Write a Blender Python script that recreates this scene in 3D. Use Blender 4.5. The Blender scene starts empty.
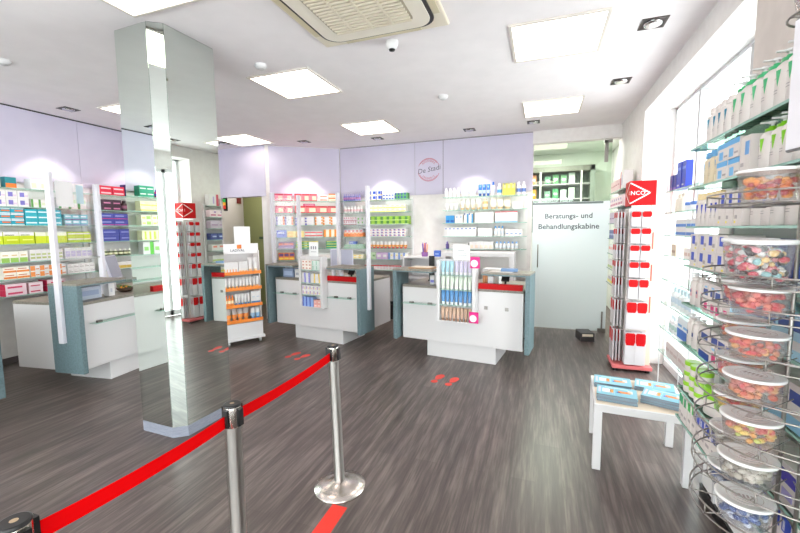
import bpy, bmesh, math, random
from mathutils import Vector, Matrix
random.seed(7)
sc = bpy.context.scene
COL = sc.collection
PI = math.pi
R = math.radians

# ------------------------------------------------------------------ materials
def lin(c):
    return tuple(((v/255)/12.92 if v/255 <= .04045 else ((v/255+.055)/1.055)**2.4) for v in c)
_m = {}
def mat(rgb, rough=.5, metal=0., spec=.5, name=None, trans=0.):
    key = (tuple(rgb), rough, metal, spec, trans)
    if key in _m: return _m[key]
    m = bpy.data.materials.new(name or 'paint_%02x%02x%02x' % tuple(rgb))
    m.use_nodes = True
    b = m.node_tree.nodes['Principled BSDF']
    b.inputs['Base Color'].default_value = (*lin(rgb), 1)
    b.inputs['Roughness'].default_value = rough
    b.inputs['Metallic'].default_value = metal
    b.inputs['Specular IOR Level'].default_value = spec
    if trans: b.inputs['Transmission Weight'].default_value = trans
    _m[key] = m
    return m
def nodes(name):
    m = bpy.data.materials.new(name); m.use_nodes = True
    nt = m.node_tree; nt.nodes.clear()
    out = nt.nodes.new('ShaderNodeOutputMaterial')
    return m, nt, out
def clear_mat(name, tint, refl=.08, rough=.02, body=0., bodycol=(230, 240, 238), fk=.35):
    """thin clear sheet: mostly see-through, a little gloss, optionally a milky share"""
    m, nt, out = nodes(name)
    t = nt.nodes.new('ShaderNodeBsdfTransparent'); t.inputs[0].default_value = (*lin(tint), 1)
    g = nt.nodes.new('ShaderNodeBsdfGlossy'); g.inputs['Roughness'].default_value = rough
    fr = nt.nodes.new('ShaderNodeLayerWeight'); fr.inputs[0].default_value = .25
    mul = nt.nodes.new('ShaderNodeMath'); mul.operation = 'MULTIPLY_ADD'
    mul.inputs[1].default_value = fk; mul.inputs[2].default_value = refl
    nt.links.new(fr.outputs['Fresnel'], mul.inputs[0])
    mx = nt.nodes.new('ShaderNodeMixShader')
    nt.links.new(mul.outputs[0], mx.inputs[0]); nt.links.new(t.outputs[0], mx.inputs[1]); nt.links.new(g.outputs[0], mx.inputs[2])
    last = mx
    if body:
        d = nt.nodes.new('ShaderNodeBsdfDiffuse'); d.inputs[0].default_value = (*lin(bodycol), 1)
        tr = nt.nodes.new('ShaderNodeBsdfTranslucent'); tr.inputs[0].default_value = (*lin(bodycol), 1)
        a = nt.nodes.new('ShaderNodeMixShader'); a.inputs[0].default_value = .45
        nt.links.new(d.outputs[0], a.inputs[1]); nt.links.new(tr.outputs[0], a.inputs[2])
        b = nt.nodes.new('ShaderNodeMixShader'); b.inputs[0].default_value = body
        nt.links.new(mx.outputs[0], b.inputs[1]); nt.links.new(a.outputs[0], b.inputs[2])
        last = b
    nt.links.new(last.outputs[0], out.inputs[0])
    return m
def emit_mat(name, rgb, strength):
    m, nt, out = nodes(name)
    e = nt.nodes.new('ShaderNodeEmission'); e.inputs[0].default_value = (*lin(rgb), 1); e.inputs[1].default_value = strength
    nt.links.new(e.outputs[0], out.inputs[0]); return m
def speckle(name, c0, c1, scale, rough, stretch=(1, 1, 1), spec=.4):
    m, nt, out = nodes(name)
    b = nt.nodes.new('ShaderNodeBsdfPrincipled'); nt.links.new(b.outputs[0], out.inputs[0])
    tc = nt.nodes.new('ShaderNodeTexCoord'); mp = nt.nodes.new('ShaderNodeMapping'); mp.inputs['Scale'].default_value = stretch
    n = nt.nodes.new('ShaderNodeTexNoise'); n.inputs['Scale'].default_value = scale; n.inputs['Detail'].default_value = 6
    r = nt.nodes.new('ShaderNodeValToRGB')
    r.color_ramp.elements[0].color = (*lin(c0), 1); r.color_ramp.elements[0].position = .35
    r.color_ramp.elements[1].color = (*lin(c1), 1); r.color_ramp.elements[1].position = .68
    L = nt.links.new
    L(tc.outputs['Object'], mp.inputs[0]); L(mp.outputs[0], n.inputs[0]); L(n.outputs[0], r.inputs[0]); L(r.outputs[0], b.inputs['Base Color'])
    b.inputs['Roughness'].default_value = rough; b.inputs['Specular IOR Level'].default_value = spec
    return m
def floor_mat():
    m, nt, out = nodes('grey_wood_vinyl_planks')
    L = nt.links.new; N = nt.nodes.new
    b = N('ShaderNodeBsdfPrincipled'); L(b.outputs[0], out.inputs[0])
    tc = N('ShaderNodeTexCoord')
    mp = N('ShaderNodeMapping'); mp.inputs['Rotation'].default_value = (0, 0, R(90)); L(tc.outputs['Object'], mp.inputs[0])
    br = N('ShaderNodeTexBrick'); L(mp.outputs[0], br.inputs[0])
    br.inputs['Scale'].default_value = 1; br.inputs['Brick Width'].default_value = 1.25; br.inputs['Row Height'].default_value = .16
    br.inputs['Mortar Size'].default_value = .0012; br.inputs['Mortar Smooth'].default_value = .3
    br.inputs['Color1'].default_value = (.36, .36, .36, 1); br.inputs['Color2'].default_value = (.62, .62, .62, 1); br.inputs['Mortar'].default_value = (.2, .2, .2, 1)
    br.offset = .37
    mp2 = N('ShaderNodeMapping'); mp2.inputs['Scale'].default_value = (22, 1.5, 1); L(tc.outputs['Object'], mp2.inputs[0])
    n1 = N('ShaderNodeTexNoise'); n1.inputs['Scale'].default_value = 1; n1.inputs['Detail'].default_value = 8; n1.inputs['Roughness'].default_value = .62; L(mp2.outputs[0], n1.inputs[0])
    mp3 = N('ShaderNodeMapping'); mp3.inputs['Scale'].default_value = (80, 4, 1); L(tc.outputs['Object'], mp3.inputs[0])
    n2 = N('ShaderNodeTexNoise'); n2.inputs['Scale'].default_value = 1; n2.inputs['Detail'].default_value = 4; L(mp3.outputs[0], n2.inputs[0])
    a = N('ShaderNodeMath'); a.operation = 'MULTIPLY_ADD'; a.inputs[1].default_value = .9; L(n1.outputs[0], a.inputs[0])
    c = N('ShaderNodeMath'); c.operation = 'MULTIPLY'; c.inputs[1].default_value = .36; L(n2.outputs[0], c.inputs[0]); L(c.outputs[0], a.inputs[2])
    d = N('ShaderNodeMath'); d.operation = 'MULTIPLY_ADD'; d.inputs[1].default_value = .3; L(br.outputs['Color'], d.inputs[0]); L(a.outputs[0], d.inputs[2])
    rp = N('ShaderNodeValToRGB'); L(d.outputs[0], rp.inputs[0])
    e = rp.color_ramp.elements
    e[0].position = .5; e[0].color = (*lin((52, 45, 43)), 1)
    e[1].position = 1.05; e[1].color = (*lin((126, 114, 109)), 1)
    k = e.new(.76); k.color = (*lin((85, 75, 72)), 1)
    L(rp.outputs[0], b.inputs['Base Color'])
    b.inputs['Roughness'].default_value = .34; b.inputs['Specular IOR Level'].default_value = .5
    bp = N('ShaderNodeBump'); bp.inputs['Strength'].default_value = .04; bp.inputs['Distance'].default_value = .002
    L(d.outputs[0], bp.inputs['Height']); L(bp.outputs[0], b.inputs['Normal'])
    return m
WHITE = mat((222, 220, 221), .45)
WALLW = speckle('white_plaster', (226, 222, 220), (232, 229, 227), 12, .8)
CEILM = speckle('white_ceiling_paint', (240, 234, 236), (244, 238, 240), 5, .85)
VIOLET = speckle('pale_lilac_panel', (196, 191, 211), (201, 196, 215), 3, .55)
GAP = mat((45, 42, 46), .7)
DARK = mat((40, 38, 40), .45)
BLACK = mat((18, 18, 20), .4)
GREY = mat((128, 126, 126), .5)
LGREY = mat((196, 194, 196), .5)
SLATE = speckle('blue_grey_laminate', (98, 119, 125), (114, 135, 141), 60, .45)
STONE = speckle('taupe_stone_laminate', (128, 122, 112), (152, 146, 136), 70, .4)
RED = mat((194, 6, 14), .5, 0., .2)
REDBELT = mat((206, 0, 4), .85, 0., .08)
SOLE = mat((214, 70, 60), .6)
STEEL = mat((214, 208, 202), .2, 1.)
STEELP = mat((178, 174, 170), .3, 1.)
STEELB = mat((214, 206, 200), .26, 1.)
STEELD = mat((150, 146, 142), .3, 1.)
WIRE = mat((160, 154, 150), .3, .85)
CHROME = mat((225, 225, 225), .08, 1.)
MIRROR = mat((222, 230, 224), .0, 1.)
BRUSH = speckle('brushed_steel_plinth', (124, 128, 142), (154, 158, 170), 20, .3, (1, 1, 40))
GLASS = clear_mat('shelf_glass', (240, 249, 245), .03, fk=.22)
GLASSD = clear_mat('thick_shelf_glass', (190, 216, 204), .03, fk=.22)
GLASSG = mat((160, 200, 186), .15)
ACRYL = clear_mat('clear_acrylic', (252, 252, 253), .015, fk=.16)
PANE = clear_mat('window_glass', (245, 250, 250), .05)
CABGL = clear_mat('green_tinted_glass', (236, 244, 236), .06)
FROST = clear_mat('frosted_film', (215, 230, 232), .05, .12, .86, (242, 248, 250))
TUBPL = clear_mat('tub_plastic', (254, 254, 254), .03, .08, .08, (250, 250, 250), fk=.15)
LED = emit_mat('led_panel_light', (255, 243, 231), 7.5)
LAMP = emit_mat('spot_lamp_glow', (255, 246, 235), 9.)
LIDW = mat((238, 236, 236), .35)
OLIVE = mat((128, 132, 86), .6)
CREAM = mat((220, 200, 180), .5)
WOOD = mat((226, 210, 190), .5)

# ------------------------------------------------------------------ mesh builder
class MB:
    def __init__(s): s.v = []; s.f = []; s.mi = []; s.m = []; s.sm = []; s.T = Matrix()
    def mx(s, m):
        if m not in s.m: s.m.append(m)
        return s.m.index(m)
    def add(s, vs, fs, m, smooth=False):
        k = len(s.v); i = s.mx(m)
        s.v += [tuple(s.T @ Vector(v)) for v in vs]
        for f in fs: s.f.append([k+j for j in f]); s.mi.append(i); s.sm.append(smooth)
        return s
    def box(s, x0, x1, y0, y1, z0, z1, m):
        return s.add([(x0,y0,z0),(x1,y0,z0),(x1,y1,z0),(x0,y1,z0),(x0,y0,z1),(x1,y0,z1),(x1,y1,z1),(x0,y1,z1)],
                     [(3,2,1,0),(4,5,6,7),(0,1,5,4),(1,2,6,5),(2,3,7,6),(3,0,4,7)], m)
    def prism(s, poly, z0, z1, m):
        n = len(poly)
        a = sum(poly[i][0]*poly[(i+1) % n][1]-poly[(i+1) % n][0]*poly[i][1] for i in range(n))
        if a < 0: poly = poly[::-1]
        vs = [(x, y, z0) for x, y in poly]+[(x, y, z1) for x, y in poly]
        fs = [tuple(range(n))[::-1], tuple(range(n, 2*n))]+[(i, (i+1) % n, n+(i+1) % n, n+i) for i in range(n)]
        return s.add(vs, fs, m)
    def lathe(s, prof, m, n=16, sx=1., sy=1., c=(0, 0, 0), smooth=True):
        vs = []; fs = []
        for r, z in prof:
            for i in range(n):
                a = 2*PI*i/n; vs.append((c[0]+r*sx*math.cos(a), c[1]+r*sy*math.sin(a), c[2]+z))
        k = len(prof)
        for j in range(k-1):
            for i in range(n):
                fs.append((j*n+i, j*n+(i+1) % n, (j+1)*n+(i+1) % n, (j+1)*n+i))
        s.add(vs, fs, m, smooth)
        if prof[0][0] > 1e-5: s.add(vs[:n], [tuple(range(n))[::-1]], m)
        if prof[-1][0] > 1e-5: s.add(vs[-n:], [tuple(range(n))], m)
        return s
    def cyl(s, x, y, z0, z1, r, m, n=16): return s.lathe([(r, z0), (r, z1)], m, n, c=(x, y, 0))
    def tube(s, pts, r, m, n=6, closed=False):
        pts = [Vector(p) for p in pts]; vs = []; fs = []; k = len(pts)
        for i, p in enumerate(pts):
            d = (pts[(i+1) % k] if (closed or i < k-1) else p)-(pts[i-1] if (closed or i > 0) else p)
            d.normalize()
            u = d.cross(Vector((0, 0, 1)))
            if u.length < 1e-4: u = Vector((1, 0, 0))
            u.normalize(); w = d.cross(u)
            for j in range(n):
                a = 2*PI*j/n; vs.append(tuple(p+u*r*math.cos(a)+w*r*math.sin(a)))
        for i in range(k if closed else k-1):
            i2 = (i+1) % k
            for j in range(n): fs.append((i*n+j, i2*n+j, i2*n+(j+1) % n, i*n+(j+1) % n))
        if not closed: fs += [tuple(range(n)), tuple(range((k-1)*n, k*n))[::-1]]
        return s.add(vs, fs, m, True)
    def build(s, name, parent=None, bevel=0., loc=None, rotz=0.):
        me = bpy.data.meshes.new(name); me.from_pydata(s.v, [], s.f)
        for m in s.m: me.materials.append(m)
        me.polygons.foreach_set('material_index', s.mi); me.polygons.foreach_set('use_smooth', s.sm)
        bm = bmesh.new(); bm.from_mesh(me); bmesh.ops.recalc_face_normals(bm, faces=bm.faces); bm.to_mesh(me); bm.free()
        me.update()
        o = bpy.data.objects.new(name, me); COL.objects.link(o)
        if parent: o.parent = parent
        if loc: o.location = loc
        o.rotation_euler.z = rotz
        if bevel:
            b = o.modifiers.new('soft_edges', 'BEVEL'); b.width = bevel; b.segments = 2; b.limit_method = 'ANGLE'; b.angle_limit = R(40)
        return o

LABELS = {}
def tag(o, label, cat, group=None, kind=None):
    n = len(label.split())
    if not 4 <= n <= 16: print('LABEL LENGTH', n, label)
    if label in LABELS and (LABELS[label] is None or LABELS[label] != group): print('LABEL TWICE', label)
    LABELS[label] = group
    o['label'] = label; o['category'] = cat
    if group: o['group'] = group
    if kind: o['kind'] = kind
    return o
def thing(name, label, cat, loc=(0, 0, 0), rotz=0., group=None):
    o = bpy.data.objects.new(name, None); o.empty_display_size = .05; COL.objects.link(o)
    o.location = loc; o.rotation_euler.z = rotz
    return tag(o, label, cat, group)
def struct(o): o['kind'] = 'structure'; return o
def dup(root, loc, rotz, label, group=None):
    c = root.copy(); COL.objects.link(c); c.location = loc; c.rotation_euler.z = rotz
    cat = root['category']
    if 'group' in c.keys(): del c['group']
    tag(c, label, cat, group)
    for ch in root.children:
        d = ch.copy(); COL.objects.link(d); d.parent = c
        for g in ch.children:
            e = g.copy(); COL.objects.link(e); e.parent = d
    return c
def text(name, s, size, m, parent, loc, rot, extrude=.0006, align='CENTER', shear=0.):
    cu = bpy.data.curves.new(name, 'FONT'); cu.body = s; cu.size = size; cu.extrude = extrude; cu.align_x = align; cu.align_y = 'CENTER'; cu.resolution_u = 2; cu.shear = shear; cu.offset = .0014 if size > .1 and m is TXT else 0
    t = bpy.data.objects.new(name, cu); COL.objects.link(t)
    me = bpy.data.meshes.new_from_object(t.evaluated_get(bpy.context.evaluated_depsgraph_get()))
    bpy.data.objects.remove(t); me.materials.clear(); me.materials.append(m)
    o = bpy.data.objects.new(name, me); COL.objects.link(o); o.parent = parent; o.location = loc; o.rotation_euler = rot
    return o
ORD = ('first second third fourth fifth sixth seventh eighth ninth tenth eleventh twelfth thirteenth fourteenth fifteenth '
       'sixteenth seventeenth eighteenth nineteenth twentieth').split()
def frame(ox, oy, deg):
    c, s = math.cos(R(deg)), math.sin(R(deg))
    f = lambda u, v, z=0.: (ox+u*c-v*s, oy+u*s+v*c, z)
    f.rot = R(deg); return f

# ------------------------------------------------------------------ setting
ZC = 3.08
struct(MB().box(-9, 2.2, -2.6, 9.6, -.1, 0, floor_mat()).build('floor'))
b = MB()
b.box(-6.5, 1.07, -2.6, 6.62, ZC, ZC+.12, CEILM)
struct(b.build('ceiling'))
# left wall: upper face, lilac upper panel, recessed lower face
b = MB(); b.box(-6.5, -5.85, -2.6, 5.9, .86, ZC, WALLW); b.box(-6.5, -6.12, -2.6, 5.9, 0, .86, WALLW)
struct(b.build('wall_left'))
b = MB()
for y0, y1 in ((-2.4, -.9), (-.9, .76), (.76, 2.3), (2.3, 3.63), (3.63, 5.0), (5.0, 5.8)):
    b.box(-5.85, -5.832, y0+.002, y1-.002, 2.2, 3.062, VIOLET)
struct(b.build('trim_1'))
struct(MB().box(-5.85, -5.838, -2.4, 5.82, 3.062, ZC, GAP).build('trim_2'))
struct(MB().box(-6.12, -6.105, -2.6, 5.9, 0, .08, mat((92, 84, 84), .5)).build('baseboard_left'))
# passage bulkhead, angled wall, back wall
struct(MB().box(-5.84, -4.58, 5.83, 5.99, 2.21, ZC, VIOLET).build('wall_passage_header'))
A = frame(-4.576, 5.84, 34.87)
b = MB(); b.prism([A(0, 0)[:2], A(1.294, 0)[:2], A(1.294, .14)[:2], (-4.68, 5.99), (-4.68, 5.84)], 0, ZC, WALLW)
struct(b.build('wall_angled'))
b = MB()
for u0, u1 in ((.06, 1.292),):
    b.prism([A(u0, -.016)[:2], A(u1, -.016)[:2], A(u1, 0)[:2], A(u0, 0)[:2]], 2.2, 3.066, VIOLET)
struct(b.build('trim_3'))
b = MB(); b.box(-3.7, -.15, 6.6, 7.06, .86, ZC, WALLW); b.box(-3.7, -.15, 6.82, 7.06, 0, .86, WALLW)
b.box(-.2, -.15, 6.6, 7.06, 0, .86, WALLW); b.box(-3.7, -3.52, 6.6, 7.06, 0, .86, WALLW)
struct(b.build('wall_back'))
b = MB()
for x0, x1 in ((-3.5, -2.07), (-2.064, -1.575), (-1.568, -.142)):
    b.box(x0, x1, 6.584, 6.6, 2.185, 3.066, VIOLET)
struct(b.build('trim_4'))
b = MB(); b.box(-3.5, -.142, 6.59, 6.6, 3.066, ZC, GREY); b.box(-2.07, -2.064, 6.59, 6.6, 2.185, 3.066, GREY); b.box(-1.575, -1.568, 6.586, 6.6, 2.185, 3.066, GAP)
struct(b.build('trim_5'))
struct(MB().box(-3.5, -.2, 6.805, 6.82, 0, .07, mat((92, 84, 84), .5)).build('baseboard_back'))
# door opening header and consulting cabin behind
b = MB(); b.box(-.15, 1.2, 6.57, 6.72, 2.89, ZC, WALLW); struct(b.build('wall_door_header'))
GRN = mat((226, 231, 223), .7)
b = MB()
b.box(-.9, 1.5, 8.9, 9.0, 0, 3.2, GRN); b.box(-.98, -.9, 7.06, 9.0, 0, 3.2, GRN); b.box(1.3, 1.38, 6.72, 9, 0, 3.2, GRN)
b.box(-.98, 1.38, 6.72, 9, 3.1, 3.2, GRN); b.box(-.98, -.15, 6.98, 7.06, 0, 3.2, GRN)
struct(b.build('wall_cabin'))
# right wall
b = MB()
b.box(1.07, 1.6, 5.244, 6.8, 0, ZC+.12, WALLW)              # between door and window
struct(b.build('wall_right'))
b = MB(); b.box(1.07, 1.6, -2.6, 5.244, 2.89, ZC+.12, WALLW); struct(b.build('wall_right_beam'))
b = MB(); b.box(1.07, 1.6, -.2, 2.77, 0, 2.89, speckle('shaded_pillar_plaster', (206, 196, 190), (214, 204, 198), 9, .85)); struct(b.build('wall_right_pillar'))  # shade on the backlit pillar is painted into its darker plaster colour
b = MB(); b.box(1.07, 1.6, -2.6, -2.2, 0, 2.89, WALLW); struct(b.build('wall_right_end'))
FR = mat((226, 228, 230), .4)
def window(name, y0, y1, mull):
    b = MB()
    b.box(1.37, 1.43, y0, y0+.05, .06, 2.89, FR); b.box(1.37, 1.43, y1-.05, y1, .06, 2.89, FR)
    b.box(1.37, 1.43, y0, y1, .0, .08, FR); b.box(1.37, 1.43, y0, y1, 2.86, 2.89, FR)
    for y in mull: b.box(1.355, 1.43, y-.02, y+.02, .08, 2.86, mat((176, 174, 176), .45))
    o = struct(b.build(name))
    struct(MB().box(1.395, 1.405, y0+.05, y1-.05,   .08, 2.86, PANE).build('glass_pane', o))
window('window_1', 2.77, 5.244, (3.53, 4.50))
window('window_2', -2.2, -.2, (-1.2,))
# street front behind the camera, glazed from side to side
b = MB(); b.box(-6.5, 1.6, -2.7, -2.6, 2.75, ZC+.12, WALLW); b.box(-6.5, -5.85, -2.7, -2.6, 0, 2.75, WALLW); struct(b.build('wall_front'))
b = MB()
for x in (-5.83, -4.5, -3.2, -1.9, -.6, .6, 1.55): b.box(x-.03, x+.03, -2.68, -2.62, 0, 2.75, FR)
b.box(-5.85, 1.6, -2.68, -2.62, 2.69, 2.75, FR); b.box(-5.85, 1.6, -2.68, -2.62, 0, .1, FR)
o = struct(b.build('window_3')); struct(MB().box(-5.85, 1.6, -2.655, -2.645, .1, 2.69, PANE).build('glass_pane', o))
# passage behind the doorway
b = MB(); b.prism([(-5.64, 5.9), (-6.12, 7.02), (-6.3, 7.02), (-5.9, 5.9)], 0, 2.9, mat((196, 190, 186), .8)); struct(b.build('wall_passage_left'))
b = MB(); b.box(-6.3, -3.7, 7.02, 7.1, 0, 2.9, OLIVE); b.box(-5.72, -4.9, 7.0, 7.02, 1.42, 1.47, mat((58, 78, 52), .5)); struct(b.build('wall_passage_end'))
b = MB(); b.prism([(-6.3, 5.99), (-4.68, 5.99), (-3.75, 6.64), (-3.75, 7.1), (-6.3, 7.1)], 2.9, 3.0, WALLW); struct(b.build('ceiling_passage'))

# ------------------------------------------------------------------ glass door
D = thing('glass_door', 'frosted glass door with grey lettering at the far right corner', 'door', (0, 6.6, 0))
MB().box(-.13, .95, -.006, .006, 1.99, 2.87, CABGL).build('clear_panel', D)
MB().box(-.13, .95, -.006, .006, .015, 1.99, FROST).build('frosted_panel', D)
b = MB(); b.box(-.13, .86, -.01, -.006, 1.955, 1.985, mat((120, 132, 132), .4)); b.build('stripe', D)
b = MB(); b.tube([(-.045, -.045, .98), (-.045, -.045, 1.34)], .009, STEELD, 10); b.tube([(-.045, -.006, 1.02), (-.045, -.045, 1.02)], .006, STEELD); b.tube([(-.045, -.006, 1.3), (-.045, -.045, 1.3)], .006, STEELD)
b.build('handle', D)
b = MB(); b.box(.85, .9, -.03, -.006, 2.55, 2.86, STEELD); b.box(.84, .95, -.03, .02, 2.83, 2.87, STEELD); b.build('hinge', D)
b = MB(); b.box(.84, .95, -.03, .02, .0, .06, STEELD); b.box(.885, .905, -.03, -.006, .06, .32, STEELD); b.build('floor_hinge', D)
TXT = mat((66, 72, 84), .5)
text('lettering', 'Beratungs- und', .111, TXT, D, (.385, -.008, 1.775), (R(90), 0, 0))
text('lettering', 'Behandlungskabine', .114, TXT, D, (.385, -.008, 1.615), (R(90), 0, 0))
# cabinet in the cabin seen through the clear part
K = thing('glazed_cabinet', 'wall cabinet seen through the clear upper glass of the door', 'cabinet', (.25, 8.55, 0))
b = MB(); b.box(-1.02, .70, .3, .34, 1.5, 2.80, mat((92, 112, 100), .5)); b.box(-1.02, -.96, -.05, .3, 1.5, 2.80, mat((120, 130, 122), .5)); b.box(.62, .70, -.05, .3, 1.5, 2.80, mat((120, 130, 122), .5)); b.box(-1.02, .70, -.05, .3, 2.70, 2.80, mat((104, 104, 96), .5)); b.build('carcass', K)
for z in (1.8, 2.16, 2.45): MB().box(-.96, .62, 0, .3, z, z+.015, LGREY).build('shelf_board', K)
b = MB(); b.box(-.3, -.27, -.05, -.02, 1.5, 2.70, WHITE); b.box(.45, .48, -.05, -.02, 1.5, 2.70, WHITE); b.build('frame', K)

# ------------------------------------------------------------------ mirror column
M_ = thing('mirror_column', 'square column clad in mirrors with a narrow chamfered corner', 'column', (0, 0, 0))
P0 = [(-3.0, 2.175), (-2.66, 2.16), (-2.572, 2.225), (-2.5545, 2.665), (-3.0, 2.675)]
def inset(d):
    cx, cy = -2.8, 2.43
    return [(cx+(x-cx)*(1-d), cy+(y-cy)*(1-d)) for x, y in P0]
b = MB(); b.prism(inset(.012), .075, ZC, GREY); b.build('core', M_)
def mirror_sheet(i, j, name):
    p, q = Vector(P0[i]), Vector(P0[j]); n = Vector((q-p).yx); n = Vector((n.x, -n.y)).normalized()
    e = (q-p).normalized()*.0018
    p2, q2 = p+e, q-e
    MB().prism([tuple(p2), tuple(q2), tuple(q2-n*.004), tuple(p2-n*.004)], .085, ZC-.004, MIRROR).build(name, M_)
for i, nm in ((0, 'mirror_panel'), (1, 'corner_strip'), (2, 'mirror_panel'), (3, 'mirror_panel'), (4, 'mirror_panel')):
    mirror_sheet(i, (i+1) % 5, nm)
MB().prism(inset(.004), 0, .085, BRUSH).build('plinth', M_)

# ------------------------------------------------------------------ ceiling fittings
def led(x, y, lab):
    t = thing('ceiling_light', lab, 'light', (x, y, ZC))
    b = MB()
    for q in ((-.34, .34, -.34, -.318), (-.34, .34, .318, .34), (-.34, -.318, -.318, .318), (.318, .34, -.318, .318)): b.box(*q, -.014, 0, mat((222, 214, 206), .5))
    b.build('frame', t)
    MB().box(-.318, .318, -.318, .318, -.008, -.002, LED).build('diffuser', t)
for x, y, l in ((.08, 3.475, 'square ceiling light panel nearest the right beam, at top right'), (.09, 5.36, 'square ceiling light panel in front of the glass door'),
                (-2.375, 3.58, 'square ceiling light panel between mirror column and air conditioner'), (-2.37, 5.43, 'square ceiling light panel above the middle counter'),
                (-4.66, 3.69, 'square ceiling light panel behind the mirror column on its left'), (-4.62, 5.37, 'square ceiling light panel in front of the passage doorway'),
                (-2.33, 1.75, 'square ceiling light panel cut by the top left frame edge'),
                (-4.66, 1.75, 'square ceiling light panel over the counter at far left'), (-4.66, -.2, 'square ceiling light panel at the street side on the left'),
                (-2.33, -.6, 'square ceiling light panel at the street side in the middle'), (.08, -.6, 'square ceiling light panel at the street side on the right')):
    led(x, y, l)
def downlight(x, y, lab, aim=None, power=0):
    t = thing('downlight', lab, 'downlight', (x, y, ZC))
    b = MB(); s = .085; w = .075
    for q in ((-s, s, -s, -w), (-s, s, w, s), (-s, -w, -w, w), (w, s, -w, w)): b.box(*q, -.006, 0, mat((70, 64, 60), .4))
    b.build('frame', t)
    MB().box(-w, w, -w, w, -.003, -.001, BLACK).build('recess', t)
    b = MB(); b.lathe([(.062, -.006), (.058, -.016), (.045, -.018)], CHROME, 20); b.build('reflector_ring', t)
    MB().lathe([(.045, -.012), (.044, -.017)], LAMP, 16).build('lamp', t)
    if power:
        l = bpy.data.lights.new('spot_beam', 'SPOT'); l.energy = power; l.spot_size = R(74); l.spot_blend = .35; l.shadow_soft_size = .03; l.color = (1, .93, .85)
        o = bpy.data.objects.new('spot_beam', l); COL.objects.link(o); o.location = (x, y, ZC-.04)
        d = Vector(aim)-Vector(o.location); o.rotation_euler = d.to_track_quat('-Z', 'Y').to_euler()
SP = 46; SB = 80
for x, y, l, aim in ((.735, 3.48, 'square downlight at top right beside the large light panel', None), (.731, 4.69, 'square downlight second from the right beam corner', None),
                (-.135, 6.0, 'square downlight above the edge of the glass door', (-.135, 6.1, 0)), (-1.05, 6.10, 'square downlight right of the round emblem panel', (-1.0, 6.35, 0)),
                (-2.55, 6.10, 'square downlight in front of the emblem panel', (-2.65, 6.35, 0)), (-3.78, 5.85, 'square downlight in front of the angled shelves', (-3.95, 6.05, 0)),
                (-5.39, 3.28, 'square downlight near the left lilac panels', (-5.7, 3.1, 0)), (-5.39, 4.3, 'square downlight behind the mirror column by left wall', (-5.7, 4.3, 0)),
                (-5.39, .3, 'square downlight by left wall on the street side', (-5.7, .3, 0)), (-5.1, 5.45, 'square downlight in front of the passage header', (-5.1, 5.65, 0))):
    downlight(x, y, l, aim, (SB if -5.05 < x else SP if x < -5.2 else 14) if aim else 0)
# air conditioner cassette
AC = thing('air_conditioner', 'cream ceiling cassette air conditioner with slotted grille', 'air conditioner', (-1.15, 2.425, ZC))
ACM = mat((232, 222, 204), .45); ACD = mat((214, 202, 172), .5)
MB().box(-.5, .5, -.5, .5, -.03, 0, ACM).build('panel', AC, .01)
def rr(h, r, n=6):
    p = []
    for cx, cy, a0 in ((h-r, h-r, 0), (-h+r, h-r, 90), (-h+r, -h+r, 180), (h-r, -h+r, 270)):
        for i in range(n+1):
            a = R(a0+90*i/n); p.append((cx+r*math.cos(a), cy+r*math.sin(a)))
    return p
b = MB(); b.prism(rr(.43, .12), -.042, -.03, DARK); b.build('shadow_gap', AC)
b = MB(); b.prism(rr(.405, .11), -.052, -.042, mat((236, 228, 214), .4)); b.build('inner_frame', AC)
b = MB(); b.prism(rr(.30, .05), -.054, -.052, mat((170, 160, 140), .6)); b.build('grille_back', AC)
b = MB()
for i in range(16):
    y = -.27+i*.036; b.box(-.285, .285, y, y+.016, -.064, -.054, mat((226, 216, 198), .5))
for x in (-.15, 0, .15): b.box(x-.006, x+.006, -.285, .285, -.066, -.054, mat((226, 216, 198), .5))
b.build('grille', AC)
for i in range(4):
    b = MB(); b.T = Matrix.Rotation(PI/2*i, 4, 'Z'); b.box(-.3, .3, .432, .478, -.037, -.03, ACD); b.build('louvre', AC)
t = thing('dome_camera', 'small white dome camera below the air conditioner corner', 'camera', (-1.144, 3.06, ZC))
MB().lathe([(.05, 0), (.05, -.02), (.04, -.055), (.02, -.068), (.001, -.07)], WHITE, 20).build('housing', t)
MB().lathe([(.026, -.064), (.022, -.074), (.001, -.078)], BLACK, 16).build('lens', t)
def det(x, y, lab):
    t = thing('smoke_detector', lab, 'detector', (x, y, ZC))
    MB().lathe([(.055, 0), (.055, -.015), (.04, -.035), (.001, -.04)], WHITE, 20).build('housing', t)
    MB().lathe([(.03, -.037), (.012, -.046), (.001, -.047)], LGREY, 14).build('sensor', t)
det(-1.069, 4.475, 'small flat white smoke detector in the middle of the ceiling')
det(-2.4, 3.06, 'white smoke detector beside the mirror column top')
det(-4.38, 2.19, 'white smoke detector on ceiling at far left')

# emblem on the back wall panel
E_ = thing('emblem_sign', 'round handwritten emblem on the narrow lilac panel', 'emblem', (-1.82, 6.582, 2.60))
EM = mat((190, 96, 112), .6); EI = mat((96, 92, 108), .6)
b = MB()
for a0, a1, r in ((20, 165, .19), (195, 345, .19), (35, 150, .178), (205, 330, .176)):
    p0 = [(r*math.cos(R(a)), 0, r*math.sin(R(a))) for a in range(a0, a1, 5)]; b.tube(p0, .0042, EM, 5)
b.build('ring', E_)
text('script_lettering', 'De Stadi', .118, EI, E_, (0, -.002, .0), (R(90), R(-9), 0), shear=.25)
def arc_text(s, r, a0, a1, size, m, par, flip=False):
    for i, ch in enumerate(s):
        a = a0+(a1-a0)*(i+.5)/len(s)
        if ch == ' ': continue
        text('arc_letter', ch, size, m, par, (r*math.cos(R(a)), -.002, r*math.sin(R(a))), (R(90), -R(a-90) if not flip else -R(a+90), 0))
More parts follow.
